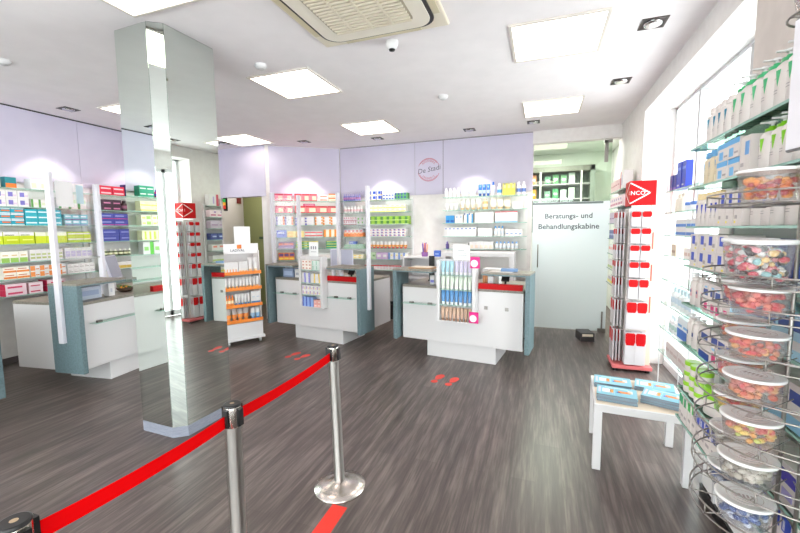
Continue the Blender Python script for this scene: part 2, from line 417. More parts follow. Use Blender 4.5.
arc_text('APOTHEKE', .145, 140, 40, .05, EM, E_)
arc_text('DROGERIE', .145, 225, 315, .045, EM, E_, True)

# ------------------------------------------------------------------ products
def carton_mesh(w, d, h, base, bands, side=None, top=None):
    b = MB(); bm_ = mat(base, .45)
    b.box(-w/2, w/2, -d/2, d/2, 0, h, bm_)
    e = .0009
    for x0, x1, z0, z1, c in bands:
        b.box(-w/2+w*x0, -w/2+w*x1, -d/2-e, -d/2, h*z0, h*z1, mat(c, .45))
    if side:
        b.box(w/2, w/2+e, -d/2, d/2, 0, h, mat(side, .45)); b.box(-w/2-e, -w/2, -d/2, d/2, 0, h, mat(side, .45))
    if top: b.box(-w/2, w/2, -d/2, d/2, h, h+e, mat(top, .45))
    return b
def small_bottle(w, h, body, cap, label=None, tubeish=False, d=None):
    b = MB(); r = w*.46; d = d or w; sy = d/w
    B, C = mat(body, .35), mat(cap, .35)
    if tubeish:   # tube standing on its cap
        b.lathe([(r*.72, 0), (r*.72, h*.2)], C, 12, 1, sy)
        n = 10; vs = []
        for k, (fx, fy, z) in enumerate(((r*.78, r*.7*sy, h*.2), (r*.95, r*.6*sy, h*.55), (r*1.02, r*.1*sy, h))):
            for i in range(n): a = 2*PI*i/n; vs.append((fx*math.cos(a), fy*math.sin(a), z))
        fs = [(k*n+i, k*n+(i+1) % n, (k+1)*n+(i+1) % n, (k+1)*n+i) for k in range(2) for i in range(n)]+[tuple(range(2*n, 3*n))]
        b.add(vs, fs, B, True)
    else:
        b.lathe([(r*.95, 0), (r, h*.03), (r, h*.66), (r*.8, h*.74), (r*.42, h*.77)], B, 12, 1, sy)
        b.lathe([(r*.5, h*.77), (r*.5, h*.97), (r*.42, h)], C, 10, 1, sy)
    if label: b.lathe([(r*1.012, h*.24), (r*1.012, h*.52)], mat(label, .5), 12, 1, sy)
    return b
def big_bottle(root, w, h, body, cap, kind, marks, d=None):
    """body, cap or pump and printed label as parts"""
    d = d or w*.72; r = w*.48; sy = d/w
    B, C = mat(body, .3), mat(cap, .3)
    hb = h*(.80 if kind == 'pump' else .82)
    b = MB(); b.lathe([(r*.93, 0), (r, .004), (r, hb*.82), (r*.93, hb*.9), (r*.6, hb*.98), (r*.42, hb)], B, 20, 1, sy); b.build('bottle_body', root)
    b = MB()
    if kind == 'pump':
        b.lathe([(r*.62, hb*.985), (r*.62, hb*1.06), (r*.3, hb*1.08), (r*.3, hb*1.12)], C, 16)
        b.lathe([(r*.16, hb*1.12), (r*.16, h*.955)], WHITE, 8); b.lathe([(r*.36, h*.95), (r*.4, h*.985), (r*.3, h)], WHITE, 12)
        b.box(-r*.12, r*.12, -r*1.1, 0, h*.955, h*.985, WHITE)
        b.build('pump', root)
    else:
        b.lathe([(r*.66, hb*.985), (r*.7, hb*1.02), (r*.66, h*.985), (r*.5, h)], C, 18, 1, min(1, sy*1.2)); b.build('cap', root)
    # printed label: triangle and text lines just proud of the front
    b = MB(); y = -r*sy-.0006
    def patch(pts, c): # follows the curved front
        n = len(pts); x0 = min(p[0] for p in pts); x1 = max(p[0] for p in pts); K = 7; cols = []
        for k in range(K+1):
            x = x0+(x1-x0)*(k/K); x = min(max(x, x0+1e-4), x1-1e-4); zz = []
            for i in range(n):
                (ax, az), (bx_, bz) = pts[i], pts[(i+1) % n]
                if (ax-x)*(bx_-x) <= 0 and ax != bx_: zz.append(az+(bz-az)*(x-ax)/(bx_-ax))
            cols.append((x, min(zz), max(zz)))
        vs = []
        for x, za, zb in cols:
            yy = -sy*r*math.sqrt(1-x*x)*1.012-.0008
            vs += [(x*r, yy, za*hb), (x*r, yy, zb*hb)]
        b.add(vs, [(2*k, 2*k+2, 2*k+3, 2*k+1) for k in range(K)], mat(c, .45))
    for pts, c in marks:
        patch(pts, c)
    if marks: b.build('printed_label', root)
def tri(c): return ([(-.05, .8), (.5, .8), (.25, .42)], c)
def lines(c, z=(.3, .36, .62)): return [([(-.5, q), (.3, q), (.3, q+.018), (-.5, q+.018)], c) for q in z]

MEDU = ('left wall', 'bay by column', 'left wall street bay', 'angled shelf', 'shelf left of emblem')
MEDS = []
def fill(F, unit, front, rows):
    """rows: (row word, z, [runs]); run = (u0, u1, n, tiers, kind, desc, h, base, bands/extra, options)"""
    for word, z, runs in rows:
        for run in runs:
            u0, u1, n, tiers, kind, desc, h, base, ex = run[:9]; opt = run[9] if len(run) > 9 else {}
            if unit in MEDU[:3]: h *= 1.13
            w = (u1-u0)/n*opt.get('fit', .965); d = opt.get('d', .12 if kind == 'carton' else min(.09, w))
            first = None; cosm = not unit in MEDU
            cat = {'carton': 'carton', 'bottle': 'bottle', 'tube': 'tube', 'big': 'bottle', 'jar': 'jar', 'pack': 'pack'}[kind]
            nm = {'carton': 'medicine_carton', 'bottle': 'lotion_bottle', 'tube': 'cream_tube', 'big': 'lotion_bottle', 'jar': 'cream_jar', 'pack': 'flat_pack'}[kind]
            if kind == 'carton' and cosm: nm = 'cosmetics_carton'
            for t in range(tiers):
                for i in range(n):
                    u = u0+(u1-u0)*(i+.5)/n
                    loc = F(u, front+d/2+(random.uniform(0, .006) if kind != 'pack' else 0), z+t*h)
                    rot = F.rot+R(random.uniform(-1.2, 1.2))*(.3 if kind == 'carton' else 1)
                    MEDQ = kind == 'carton' and not cosm
                    if n > 1: lab = '%s %s from left' % (ORD[i], desc)
                    else: lab = desc
                    if tiers > 1: lab += ', %s tier' % (('bottom', 'top') if tiers == 2 else ('bottom', 'middle', 'top'))[t]
                    lab += ', %s row, %s' % (word, unit)
                    grp = '%ss in %s row of %s' % (desc, word, unit) if n*tiers > 1 else None
                    if first is None:
                        if kind == 'big':
                            first = thing(nm, lab, cat, loc, rot, grp)
                            big_bottle(first, w, h, base, *ex, d=opt.get('d'))
                        elif kind == 'jar':
                            first = thing(nm, lab, cat, loc, rot, grp); r = w*.48
                            MB().lathe([(r*.94, 0), (r, .004), (r, h*.6), (r*.95, h*.62)], mat(base, .35), 20).build('jar_body', first)
                            MB().lathe([(r*1.02, h*.62), (r*1.03, h*.96), (r*.96, h-.0002)], mat(ex, .35), 20).build('jar_lid', first)
                        else:
                            if kind == 'carton': b = carton_mesh(w, d, h*.985, base, ex, opt.get('side'), opt.get('top'))
                            elif kind == 'pack':
                                b = MB(); b.T = Matrix.Rotation(R(opt.get('lean', 0)), 4, 'X')
                                b.box(-w/2, w/2, -d/2, d/2, .0, h, mat(base, .5))
                                for x0, x1, z0, z1, c in ex: b.box(-w/2+w*x0, -w/2+w*x1, -d/2-.001, -d/2, h*z0, h*z1, mat(c, .5))
                            else: b = small_bottle(w, h, base, ex[0], ex[1] if len(ex) > 1 else None, kind == 'tube', d)
                            first = b.build(nm, None, 0, loc, rot); tag(first, lab, cat, grp); last = first
                    else: last = dup(first, loc, rot, lab, grp)
                    if MEDQ: MEDS.append((last, w*h))

def shelf_unit(name, label, F, u0, u1, zs, depth, ups, zlo, zhi, back=True, uw=.034, bracket=True):
    t = thing(name, label, 'shelf', F(0, 0, 0), F.rot)
    if back: MB().box(u0, u1, -.006, -.001, zlo, zhi, mat((236, 233, 231), .5)).build('back_panel', t)
    for z in zs:
        b = MB(); b.box(u0, u1, -depth, -.007, z-.008, z, GLASS); b.box(u0, u1, -depth-.001, -depth, z-.008, z, GLASSG); b.build('glass_board', t)
    for u in ups: MB().box(u-uw/2, u+uw/2, -.04, -.0065, zlo, zhi, mat((238, 236, 238), .4)).build('upright', t)
    return t

W_, BL = (230, 228, 228), (60, 88, 180)
ZS = [2.11, 1.90, 1.69, 1.475, 1.27, 1.08, .89]
RW = ['top', 'second', 'third', 'fourth', 'fifth', 'sixth', 'seventh']
LW = frame(-5.85, 0, 90)
DP = .235; FD = -.228
# --- left wall, bay in view
shelf_unit('wall_shelf', 'long glass wall shelf behind the left counter, nearest bay', LW, 1.1, 3.62, ZS, DP, (1.12, 2.3, 3.6), .84, 2.14)
U1 = 'left wall'
band = lambda *c: [(0, 1, i/len(c), (i+1)/len(c), k) for i, k in enumerate(c) if k]
fill(LW, U1, FD, [
 ('top', ZS[0], [(2.42, 2.68, 2, 1, 'carton', 'white low carton', .085, W_, [(0, .5, .0, .25, (240, 180, 140))]),
                 (2.72, 2.82, 1, 1, 'carton', 'teal and orange carton', .105, (28, 130, 140), [(0, 1, 0, .42, (236, 120, 40))], {'side': (28, 130, 140)}),
                 (2.95, 3.14, 2, 1, 'carton', 'white carton with peach stripe', .11, W_, [(.1, .6, .15, .6, (244, 214, 190))]),
                 (3.2, 3.52, 3, 1, 'carton', 'white plain carton', .1, W_, [(.2, .8, .4, .6, (206, 226, 226))])]),
 ('second', ZS[1], [(2.4, 2.92, 5, 2, 'carton', 'white carton with violet dot', .08, W_, [(.2, .62, .25, .8, (126, 120, 200)), (.66, .95, .3, .5, (220, 200, 220))]),
                    (2.94, 3.16, 3, 1, 'carton', 'small green edged carton', .085, W_, [(0, .3, 0, 1, (96, 160, 80)), (.45, .9, .3, .6, (220, 226, 200))]),
                    (3.22, 3.54, 3, 1, 'carton', 'white and green carton', .13, W_, [(0, .28, 0, 1, (60, 150, 80)), (.5, .9, .5, .8, (200, 224, 190))])]),
 ('third', ZS[2], [(2.38, 2.86, 4, 3, 'carton', 'turquoise and orange carton', .058, (32, 160, 184), [(0, 1, .0, .12, (250, 250, 250)), (.3, .95, .38, .62, (238, 120, 60)), (0, 1, .8, .92, (250, 250, 250))]),
                   (2.87, 3.24, 3, 3, 'carton', 'plain turquoise carton', .056, (46, 172, 190), [(.05, .9, .36, .6, (220, 240, 244))]),
                   (3.27, 3.54, 3, 2, 'carton', 'blue and mauve carton', .062, (120, 190, 206), [(0, 1, .0, .2, (120, 80, 150)), (.1, .8, .5, .8, (235, 240, 246))])]),
 ('fourth', ZS[3], [(2.36, 2.94, 4, 1, 'carton', 'lime carton with white top', .125, (196, 212, 20), [(0, 1, .68, 1, W_), (.1, .7, .7, .78, (120, 130, 60)), (.2, .9, .3, .4, (226, 234, 120))]),
                    (2.95, 3.28, 3, 1, 'carton', 'yellow carton with pale top', .12, (206, 220, 40), [(0, 1, .66, 1, (240, 244, 220))]),
                    (3.29, 3.56, 3, 2, 'carton', 'lime flat carton', .06, (190, 214, 60), [(0, 1, .5, .75, W_)])]),
 ('fifth', ZS[4], [(2.36, 2.86, 6, 1, 'carton', 'white carton with green foot', .11, (244, 242, 232), [(.05, .95, .0, .42, (150, 196, 90)), (.2, .8, .6, .7, (220, 190, 130))]),
                   (2.88, 3.22, 6, 1, 'carton', 'white carton with olive grid', .12, W_, [(.1, .9, .2, .36, (180, 190, 120)), (.1, .9, .5, .66, (190, 200, 140))]),
                   (3.24, 3.56, 5, 1, 'carton', 'white carton with lavender print', .125, W_, [(.1, .9, .2, .7, (200, 190, 222)), (.2, .8, .45, .5, (240, 240, 220))])]),
 ('sixth', ZS[5], [(2.62, 2.86, 2, 2, 'carton', 'cream carton with orange band', .062, (246, 238, 226), [(0, 1, .1, .42, (238, 140, 60)), (.1, .8, .6, .72, (200, 110, 60))]),
                   (2.87, 3.24, 4, 2, 'carton', 'white and orange carton', .062, W_, [(.0, .5, .1, .9, (240, 150, 80)), (.55, .95, .3, .45, (210, 120, 60))]),
                   (3.26, 3.58, 5, 2, 'carton', 'white carton with grey lines', .055, W_, [(.1, .9, .3, .42, (160, 150, 150)), (.1, .6, .62, .7, (190, 180, 180))])]),
 ('seventh', ZS[6], [(2.62, 2.82, 1, 2, 'carton', 'pink carton with crimson end', .06, (240, 214, 222), [(.1, .8, .3, .6, (216, 70, 110))], {'side': (204, 24, 74), 'd': .17}),
                     (2.84, 2.98, 1, 2, 'carton', 'pale pink carton with crimson script', .058, (240, 220, 226), [(.1, .8, .3, .5, (206, 50, 90))], {'d': .17}),
                     (3.02, 3.22, 1, 2, 'carton', 'crimson ended carton by counter post', .062, (240, 214, 222), [(.2, .9, .3, .6, (216, 70, 110))], {'side': (204, 24, 74), 'd': .17})]),
])
# --- left wall, second bay (behind the screen and column)
shelf_unit('wall_shelf', 'glass wall shelf between left counter screen and mirror column', LW, 3.66, 5.2, ZS, DP, (3.68, 5.18), .84, 2.14)
U2 = 'bay by column'
fill(LW, U2, FD, [
 ('top', ZS[0], [(3.72, 4.06, 2, 2, 'carton', 'crimson carton', .055, (206, 36, 66), [(.1, .9, .3, .6, (240, 200, 206))]),
                 (4.08, 4.42, 3, 1, 'carton', 'navy carton', .15, (62, 48, 120), [(.1, .9, .3, .5, (120, 110, 180))])]),
 ('second', ZS[1], [(3.74, 4.0, 2, 2, 'carton', 'dark plum carton', .066, (66, 42, 58), [(.15, .85, .25, .5, (196, 120, 160))]),
                    (4.02, 4.4, 4, 1, 'bottle', 'dark brown bottle', .13, (62, 44, 44), ((40, 30, 34), (150, 90, 120)))]),
 ('third', ZS[2], [(3.7, 4.42, 4, 2, 'carton', 'navy carton with red line', .075, (70, 76, 160), [(0, 1, .1, .2, (200, 60, 110)), (.1, .8, .5, .7, (150, 156, 214))])]),
 ('fourth', ZS[3], [(3.7, 4.42, 3, 2, 'carton', 'broad indigo carton', .075, (72, 80, 158), [(.1, .8, .4, .6, (140, 146, 206))])]),
 ('fifth', ZS[4], [(3.72, 4.2, 7, 1, 'bottle', 'dark green small bottle', .08, (72, 84, 50), ((240, 238, 226), (226, 226, 190)))]),
 ('sixth', ZS[5], [(3.72, 4.3, 6, 1, 'carton', 'ochre and white carton', .09, W_, [(0, 1, .1, .5, (210, 180, 80))])]),
])
# --- left wall, street-side bay, seen in the mirror
shelf_unit('wall_shelf', 'glass wall shelf at left on the street side, reflected in mirror', LW, -.95, 1.06, ZS, DP, (-.93, 1.04), .84, 2.14)
U0 = 'left wall street bay'
fill(LW, U0, FD, [
 ('top', ZS[0], [(-.7, .18, 9, 1, 'bottle', 'blue capped bottle', .1, (210, 50, 140), ((60, 90, 190), (90, 120, 210))),
                 (.2, .42, 2, 2, 'carton', 'emerald carton', .07, (30, 156, 120), [(.1, .9, .4, .6, (220, 240, 230))])]),
 ('second', ZS[1], [(-.7, .42, 7, 2, 'carton', 'pale yellow carton', .065, (250, 244, 206), [(0, 1, .1, .35, (246, 226, 110)), (.1, .6, .6, .7, (240, 160, 130))])]),
 ('third', ZS[2], [(-.7, .42, 7, 2, 'carton', 'white carton with lime square', .07, (250, 248, 226), [(.1, .5, .2, .8, (170, 210, 100)), (.6, .9, .3, .6, (246, 226, 120))])]),
 ('fourth', ZS[3], [(-.7, -.16, 6, 1, 'carton', 'white carton with green dots', .1, W_, [(.3, .7, .5, .75, (170, 210, 130))]),
                    (-.14, .42, 8, 1, 'carton', 'yellow striped carton', .13, (250, 246, 210), [(.1, .5, .1, .9, (210, 220, 70))])]),
 ('fifth', ZS[4], [(-.7, .42, 7, 1, 'carton', 'bright green and white carton', .165, W_, [(0, .35, 0, 1, (90, 190, 50)), (.5, .9, .3, .6, (150, 210, 110))])]),
])
# --- angled bay
shelf_unit('wall_shelf', 'glass shelf on the angled wall right of the passage doorway', A, .12, 1.27, ZS[:6], .22, (.13, 1.26), .9, 2.16)
UA = 'angled shelf'
fill(A, UA, -.214, [
 ('top', ZS[0]-.005, [(.14, .44, 2, 1, 'carton', 'pink and red carton', .13, (222, 140, 160), [(0, 1, .8, 1, (196, 50, 80)), (0, 1, 0, .15, (196, 50, 80)), (.4, .9, .2, .7, (240, 206, 190))]),
                 (.47, .86, 3, 1, 'carton', 'rose and salmon carton', .13, (226, 130, 140), [(0, 1, .82, 1, (206, 60, 70)), (.35, .9, .15, .7, (244, 214, 190)), (0, 1, 0, .12, (206, 60, 70))]),
                 (.88, 1.05, 1, 2, 'carton', 'white carton with orange swoosh', .06, W_, [(.2, .9, .3, .6, (240, 130, 80))]),
                 (1.06, 1.22, 1, 2, 'carton', 'cream carton with orange lid band', .07, (248, 232, 214), [(0, 1, .7, 1, (238, 130, 40)), (.2, .8, .2, .3, (240, 180, 130))])]),
 ('second', ZS[1], [(.14, .44, 2, 1, 'carton', 'crimson framed carton', .125, (226, 120, 140), [(0, 1, .8, 1, (190, 40, 70)), (.4, .92, .15, .7, (246, 220, 190)), (.0, .1, 0, 1, (190, 40, 70))]),
                    (.47, 1.23, 4, 1, 'carton', 'red framed cream carton', .125, (232, 130, 130), [(0, 1, .8, 1, (206, 50, 60)), (.3, .9, .15, .72, (248, 224, 196)), (0, 1, 0, .1, (206, 50, 60))])]),
 ('third', ZS[2], [(.15, .44, 2, 3, 'carton', 'white carton with indigo edge', .05, W_, [(0, .18, .1, .9, (96, 80, 170)), (.8, 1, .1, .9, (240, 140, 80))]),
                   (.47, .8, 2, 3, 'carton', 'white carton with violet corner', .05, W_, [(0, .2, 0, .6, (86, 76, 170)), (.3, .8, .3, .5, (220, 214, 226))]),
                   (.81, 1.23, 3, 3, 'carton', 'white carton with orange corner', .05, W_, [(0, .2, 0, .8, (240, 150, 60)), (.8, 1, .4, 1, (240, 160, 80))])]),
 ('fourth', ZS[3], [(.15, .32, 1, 1, 'carton', 'periwinkle carton', .13, (116, 126, 206), [(.1, .8, .5, .8, (214, 216, 240))]),
                    (.33, .62, 2, 2, 'carton', 'butter yellow carton', .055, (248, 226, 150), [(0, .7, .2, .6, (236, 180, 100))]),
                    (.63, .94, 3, 2, 'carton', 'white carton with red strip', .055, W_, [(0, 1, .35, .7, (226, 80, 80))]),
                    (.96, 1.24, 3, 1, 'carton', 'upright orange striped carton', .135, (250, 238, 220), [(0, .42, 0, 1, (240, 150, 50))])]),
 ('fifth', ZS[4], [(.17, .44, 3, 1, 'pack', 'leaning violet pouch', .13, (110, 60, 130), [(.1, .9, .55, .8, (236, 130, 90)), (.2, .8, .1, .4, (170, 150, 190))], {'d': .02, 'lean': -12}),
                   (.47, .86, 3, 3, 'carton', 'green and yellow carton', .044, (44, 160, 110), [(0, 1, .7, 1, (240, 226, 90)), (.1, .5, .2, .5, (220, 240, 230))]),
                   (1.0, 1.24, 2, 3, 'carton', 'dark green carton', .044, (50, 150, 110), [(0, 1, .6, .9, (226, 226, 120))])]),
 ('sixth', ZS[5], [(.17, .44, 3, 1, 'pack', 'leaning orange pouch', .13, (232, 130, 50), [(.1, .9, .5, .85, (100, 60, 130)), (.1, .9, .1, .3, (250, 220, 90))], {'d': .02, 'lean': -12}),
                   (.47, 1.2, 6, 1, 'carton', 'white square carton', .1, W_, [(.2, .8, .3, .6, (214, 206, 200))])]),
])
o = carton_mesh(.2, .13, .04, (196, 70, 120), [(.1, .9, .3, .6, (240, 190, 200))]).build('medicine_carton', None, 0, A(.72, -.145, ZS[1]+.1235), A.rot)
tag(o, 'flat magenta carton lying on top of the red framed cartons', 'carton')
# --- back wall bay beside emblem
BB = frame(-3.46, 6.6, 0)
shelf_unit('wall_shelf', 'glass wall shelf left of the round emblem panel', BB, 0, 1.36, ZS, .22, (.012, 1.348), .85, 2.15)
UB = 'shelf left of emblem'
fill(BB, UB, -.214, [
 ('top', ZS[0]-.005, [(.1, .44, 8, 1, 'bottle', 'lavender blue bottle', .13, (110, 120, 196), ((150, 150, 206), (190, 120, 180))),
                 (.56, .86, 3, 2, 'carton', 'white carton with navy disc', .085, (240, 244, 250), [(.25, .75, .25, .85, (36, 80, 190)), (0, 1, 0, .14, (240, 190, 60)), (.8, 1, .1, .9, (36, 60, 150))]),
                 (.87, 1.08, 4, 2, 'carton', 'small blue and white carton', .055, W_, [(.1, .8, .2, .6, (70, 110, 190))]),
                 (1.09, 1.32, 4, 2, 'carton', 'small green and navy carton', .055, (90, 160, 100), [(0, .5, .4, 1, (50, 70, 150))])]),
 ('second', ZS[1], [(.1, .48, 6, 1, 'bottle', 'slim white bottle', .12, W_, ((244, 240, 240), (236, 196, 200))),
                    (.56, 1.28, 8, 2, 'carton', 'white carton with yellow foot', .062, (250, 248, 236), [(0, 1, 0, .35, (248, 236, 130)), (.2, .7, .6, .75, (236, 200, 120))])]),
 ('third', ZS[2], [(.1, .36, 6, 2, 'carton', 'white carton with crimson dot', .07, W_, [(.3, .7, .55, .85, (176, 50, 70)), (0, 1, 0, .16, (176, 60, 80))]),
                   (.37, .52, 2, 2, 'carton', 'white carton with leaf mark', .066, W_, [(.2, .6, .3, .8, (110, 180, 80))]),
                   (.56, 1.34, 7, 2, 'carton', 'leaf green carton', .068, (150, 200, 60), [(.35, .8, .1, .9, (70, 130, 50)), (0, 1, 0, .1, (230, 240, 180))])]),
 ('fourth', ZS[3], [(.1, .48, 5, 1, 'carton', 'bright orange carton', .075, (244, 140, 60), [(.1, .8, .7, .95, (250, 200, 150))]),
                    (.57, 1.28, 9, 3, 'carton', 'white carton with purple dot', .046, W_, [(.25, .7, .25, .8, (120, 90, 160)), (.75, .95, .2, .5, (230, 150, 110))])]),
 ('fifth', ZS[4], [(.1, .48, 3, 2, 'carton', 'mint flat carton', .036, (150, 206, 170), [(0, 1, .5, .8, W_)]),
                   (.57, 1.3, 10, 1, 'tube', 'white tube with red cap', .12, W_, ((216, 60, 60), (240, 170, 90)))]),
 ('sixth', ZS[5], [(.1, .48, 4, 2, 'carton', 'cream and yellow carton', .04, (250, 244, 220), [(0, .6, .3, .7, (246, 220, 90))]),
                   (.57, .72, 2, 1, 'carton', 'sage carton', .115, (196, 220, 186), [(.2, .8, .4, .7, (120, 170, 110))]),
                   (.73, .95, 2, 1, 'carton', 'lilac carton', .12, (206, 176, 214), [(.2, .8, .3, .7, W_)]),
                   (.96, 1.32, 4, 1, 'carton', 'white carton with blue bar', .12, W_, [(0, .4, 0, 1, (126, 156, 214)), (.5, .9, .5, .7, (240, 226, 140))])]),
 ('seventh', ZS[6], [(.5, 1.2, 12, 1, 'carton', 'white carton with red lid', .085, W_, [(0, 1, .78, 1, (206, 24, 40)), (.4, .6, .2, .6, (236, 200, 206))])]),
])
# extra white-and-red cartons on top of the orange ones (fourth row)
o = carton_mesh(.072, .12, .055, W_, [(.2, .8, .3, .7, (214, 80, 70))])
f0 = None
for i in range(5):
    loc = BB(.1+.076*(i+.5), -.15, ZS[3]+.0745); lb = '%s white carton from left on the bright orange cartons' % ORD[i]
    if f0 is None: f0 = o.build('medicine_carton', None, 0, loc); tag(f0, lb, 'carton', 'cartons on the orange cartons')
    else: dup(f0, loc, 0, lb, 'cartons on the orange cartons')
o = carton_mesh(.13, .08, .05, (60, 100, 200), [(.1, .6, .3, .7, (200, 220, 250))]).build('medicine_carton', None, 0, BB(.27, -.172, ZS[4]+.072))
tag(o, 'blue flat carton lying on the mint cartons', 'carton')
# --- bay left of glass door
BC = frame(-1.53, 6.6, 0)
shelf_unit('wall_shelf', 'glass wall shelf between round emblem and glass door', BC, 0, 1.32, ZS[:5], .22, (), .95, 2.15)
UC = 'shelf beside glass door'
fill(BC, UC, -.214, [
 ('top', ZS[0]-.005, [(.02, .28, 4, 1, 'bottle', 'squat white bottle', .15, W_, ((250, 250, 250), (226, 226, 230)), {'d': .05}),
                 (.29, .54, 4, 1, 'bottle', 'tall white bottle', .2, W_, ((244, 240, 240), (220, 226, 236))),
                 (.57, .76, 3, 1, 'tube', 'royal blue tube', .19, (44, 110, 190), ((40, 90, 170), (200, 220, 240))),
                 (.77, .84, 1, 1, 'bottle', 'blue pump white bottle', .22, W_, ((40, 100, 190), (210, 220, 236))),
                 (.86, .94, 1, 1, 'bottle', 'white bottle with blue foot', .19, W_, ((246, 246, 250), (80, 150, 214))),
                 (.95, 1.14, 3, 1, 'carton', 'olive yellow carton', .19, (206, 200, 80), [(.2, .8, .6, .85, (226, 222, 140)), (.3, .7, .9, .96, (50, 90, 160))], {'d': .05}),
                 (1.15, 1.3, 2, 1, 'bottle', 'white bottle with navy dot', .2, W_, ((240, 240, 244), (90, 120, 180)))]),
 ('second', ZS[1], [(.02, .25, 3, 1, 'tube', 'short white tube', .11, W_, ((232, 226, 220),)),
                    (.27, .62, 4, 1, 'tube', 'white tube with gold rim', .17, (250, 246, 240), ((226, 196, 150), (240, 228, 210))),
                    (.63, .73, 1, 1, 'bottle', 'golden bottle', .17, (222, 180, 120), ((240, 226, 206), (240, 226, 206))),
                    (.75, 1.08, 3, 1, 'tube', 'cream tube with blue top', .18, (250, 244, 230), ((226, 200, 160), (246, 236, 220))),
                    (1.1, 1.26, 1, 2, 'carton', 'white soap carton', .055, W_, [(.2, .8, .3, .6, (210, 206, 210))])]),
 ('third', ZS[2], [(.05, .19, 2, 1, 'carton', 'azure carton', .125, (50, 150, 214), [(.1, .9, .1, .4, (24, 90, 170))]),
                   (.2, .33, 2, 1, 'carton', 'plain white narrow carton', .14, W_, [(.3, .7, .6, .8, (150, 180, 206))]),
                   (.35, .5, 2, 1, 'carton', 'white carton with teal edge', .16, W_, [(.6, 1, 0, .9, (60, 140, 190)), (0, .3, .8, 1, (110, 120, 170))]),
                   (.52, .82, 3, 1, 'carton', 'big white carton', .17, W_, [(.3, .6, .6, .7, (214, 190, 190)), (.3, .5, .2, .26, (190, 200, 220))]),
                   (.84, 1.18, 4, 1, 'carton', 'white carton with pink lid edge', .17, W_, [(0, 1, .93, 1, (226, 80, 100)), (.3, .7, .4, .55, (244, 206, 206)), (0, 1, .02, .1, (90, 170, 226))])]),
 ('fourth', ZS[3], [(.02, .55, 8, 1, 'carton', 'white carton with blue tick', .15, W_, [(.3, .7, .78, .9, (70, 110, 190))]),
                    (.57, .8, 3, 1, 'carton', 'white plain low carton', .13, W_, [(.2, .7, .4, .5, (224, 214, 200))]),
                    (.82, .98, 3, 1, 'bottle', 'white bottle with azure cap', .16, W_, ((100, 170, 226), (220, 230, 240))),
                    (1.0, 1.26, 4, 1, 'carton', 'small white carton with blue print', .11, W_, [(.2, .7, .3, .45, (120, 160, 206))])]),
 ('fifth', ZS[4]-.01, [(.04, .1, 1, 1, 'bottle', 'purple bottle', .13, (90, 70, 140), ((120, 100, 170),)),
                   (.12, .42, 5, 1, 'carton', 'white carton behind the notice', .1, W_, [(.2, .8, .4, .5, (210, 214, 220))]),
                   (.44, .82, 5, 1, 'carton', 'white carton with peach print', .13, W_, [(.2, .8, .2, .6, (244, 220, 200))]),
                   (.84, 1.2, 6, 1, 'bottle', 'white bottle with pale blue cap', .13, W_, ((120, 170, 226), (226, 236, 246)))]),
])
# --- small wall shelf behind the red display
PW = frame(1.07, 6.45, -90)
ZP = [2.07, 1.86, 1.65, 1.44, 1.23, 1.02, .81]
shelf_unit('wall_shelf', 'small glass wall shelf right of the glass door', PW, 0, 1.0, ZP, .155, (.012, .988), .78, 2.1)
UP = 'shelf right of glass door'
fill(PW, UP, -.147, [
 ('top', ZP[0], [(.05, .7, 5, 1, 'carton', 'pale pink carton', .15, (240, 206, 210), [(.1, .9, .5, .6, (206, 130, 150))]),
                 (.74, .96, 1, 1, 'carton', 'tall white and rose carton', .22, W_, [(0, .25, 0, 1, (206, 90, 110)), (.45, .6, .2, .8, (190, 170, 220))], {'d': .1})]),
 ('second', ZP[1], [(.05, .95, 6, 1, 'carton', 'pink and white carton', .14, (246, 226, 230), [(.1, .9, .2, .4, (206, 120, 150)), (.1, .4, .6, .8, (160, 130, 190))])]),
 ('third', ZP[2], [(.05, .95, 5, 1, 'carton', 'lilac grey carton', .15, (206, 190, 206), [(.1, .9, .4, .5, (150, 100, 150))])]),
 ('fourth', ZP[3], [(.05, .95, 6, 1, 'carton', 'slate blue carton', .12, (80, 90, 150), [(.2, .8, .4, .6, (190, 200, 230))])]),
 ('fifth', ZP[4], [(.05, .95, 6, 1, 'carton', 'white and coral carton', .12, W_, [(.2, .8, .5, .8, (236, 150, 130))])]),
 ('sixth', ZP[5], [(.05, .95, 6, 1, 'carton', 'white and moss carton', .12, W_, [(0, 1, .1, .4, (180, 200, 120))])]),
 ('seventh', ZP[6], [(.05, .95, 6, 1, 'carton', 'lemon and white carton', .1, W_, [(0, 1, .1, .5, (240, 226, 100))])]),
])

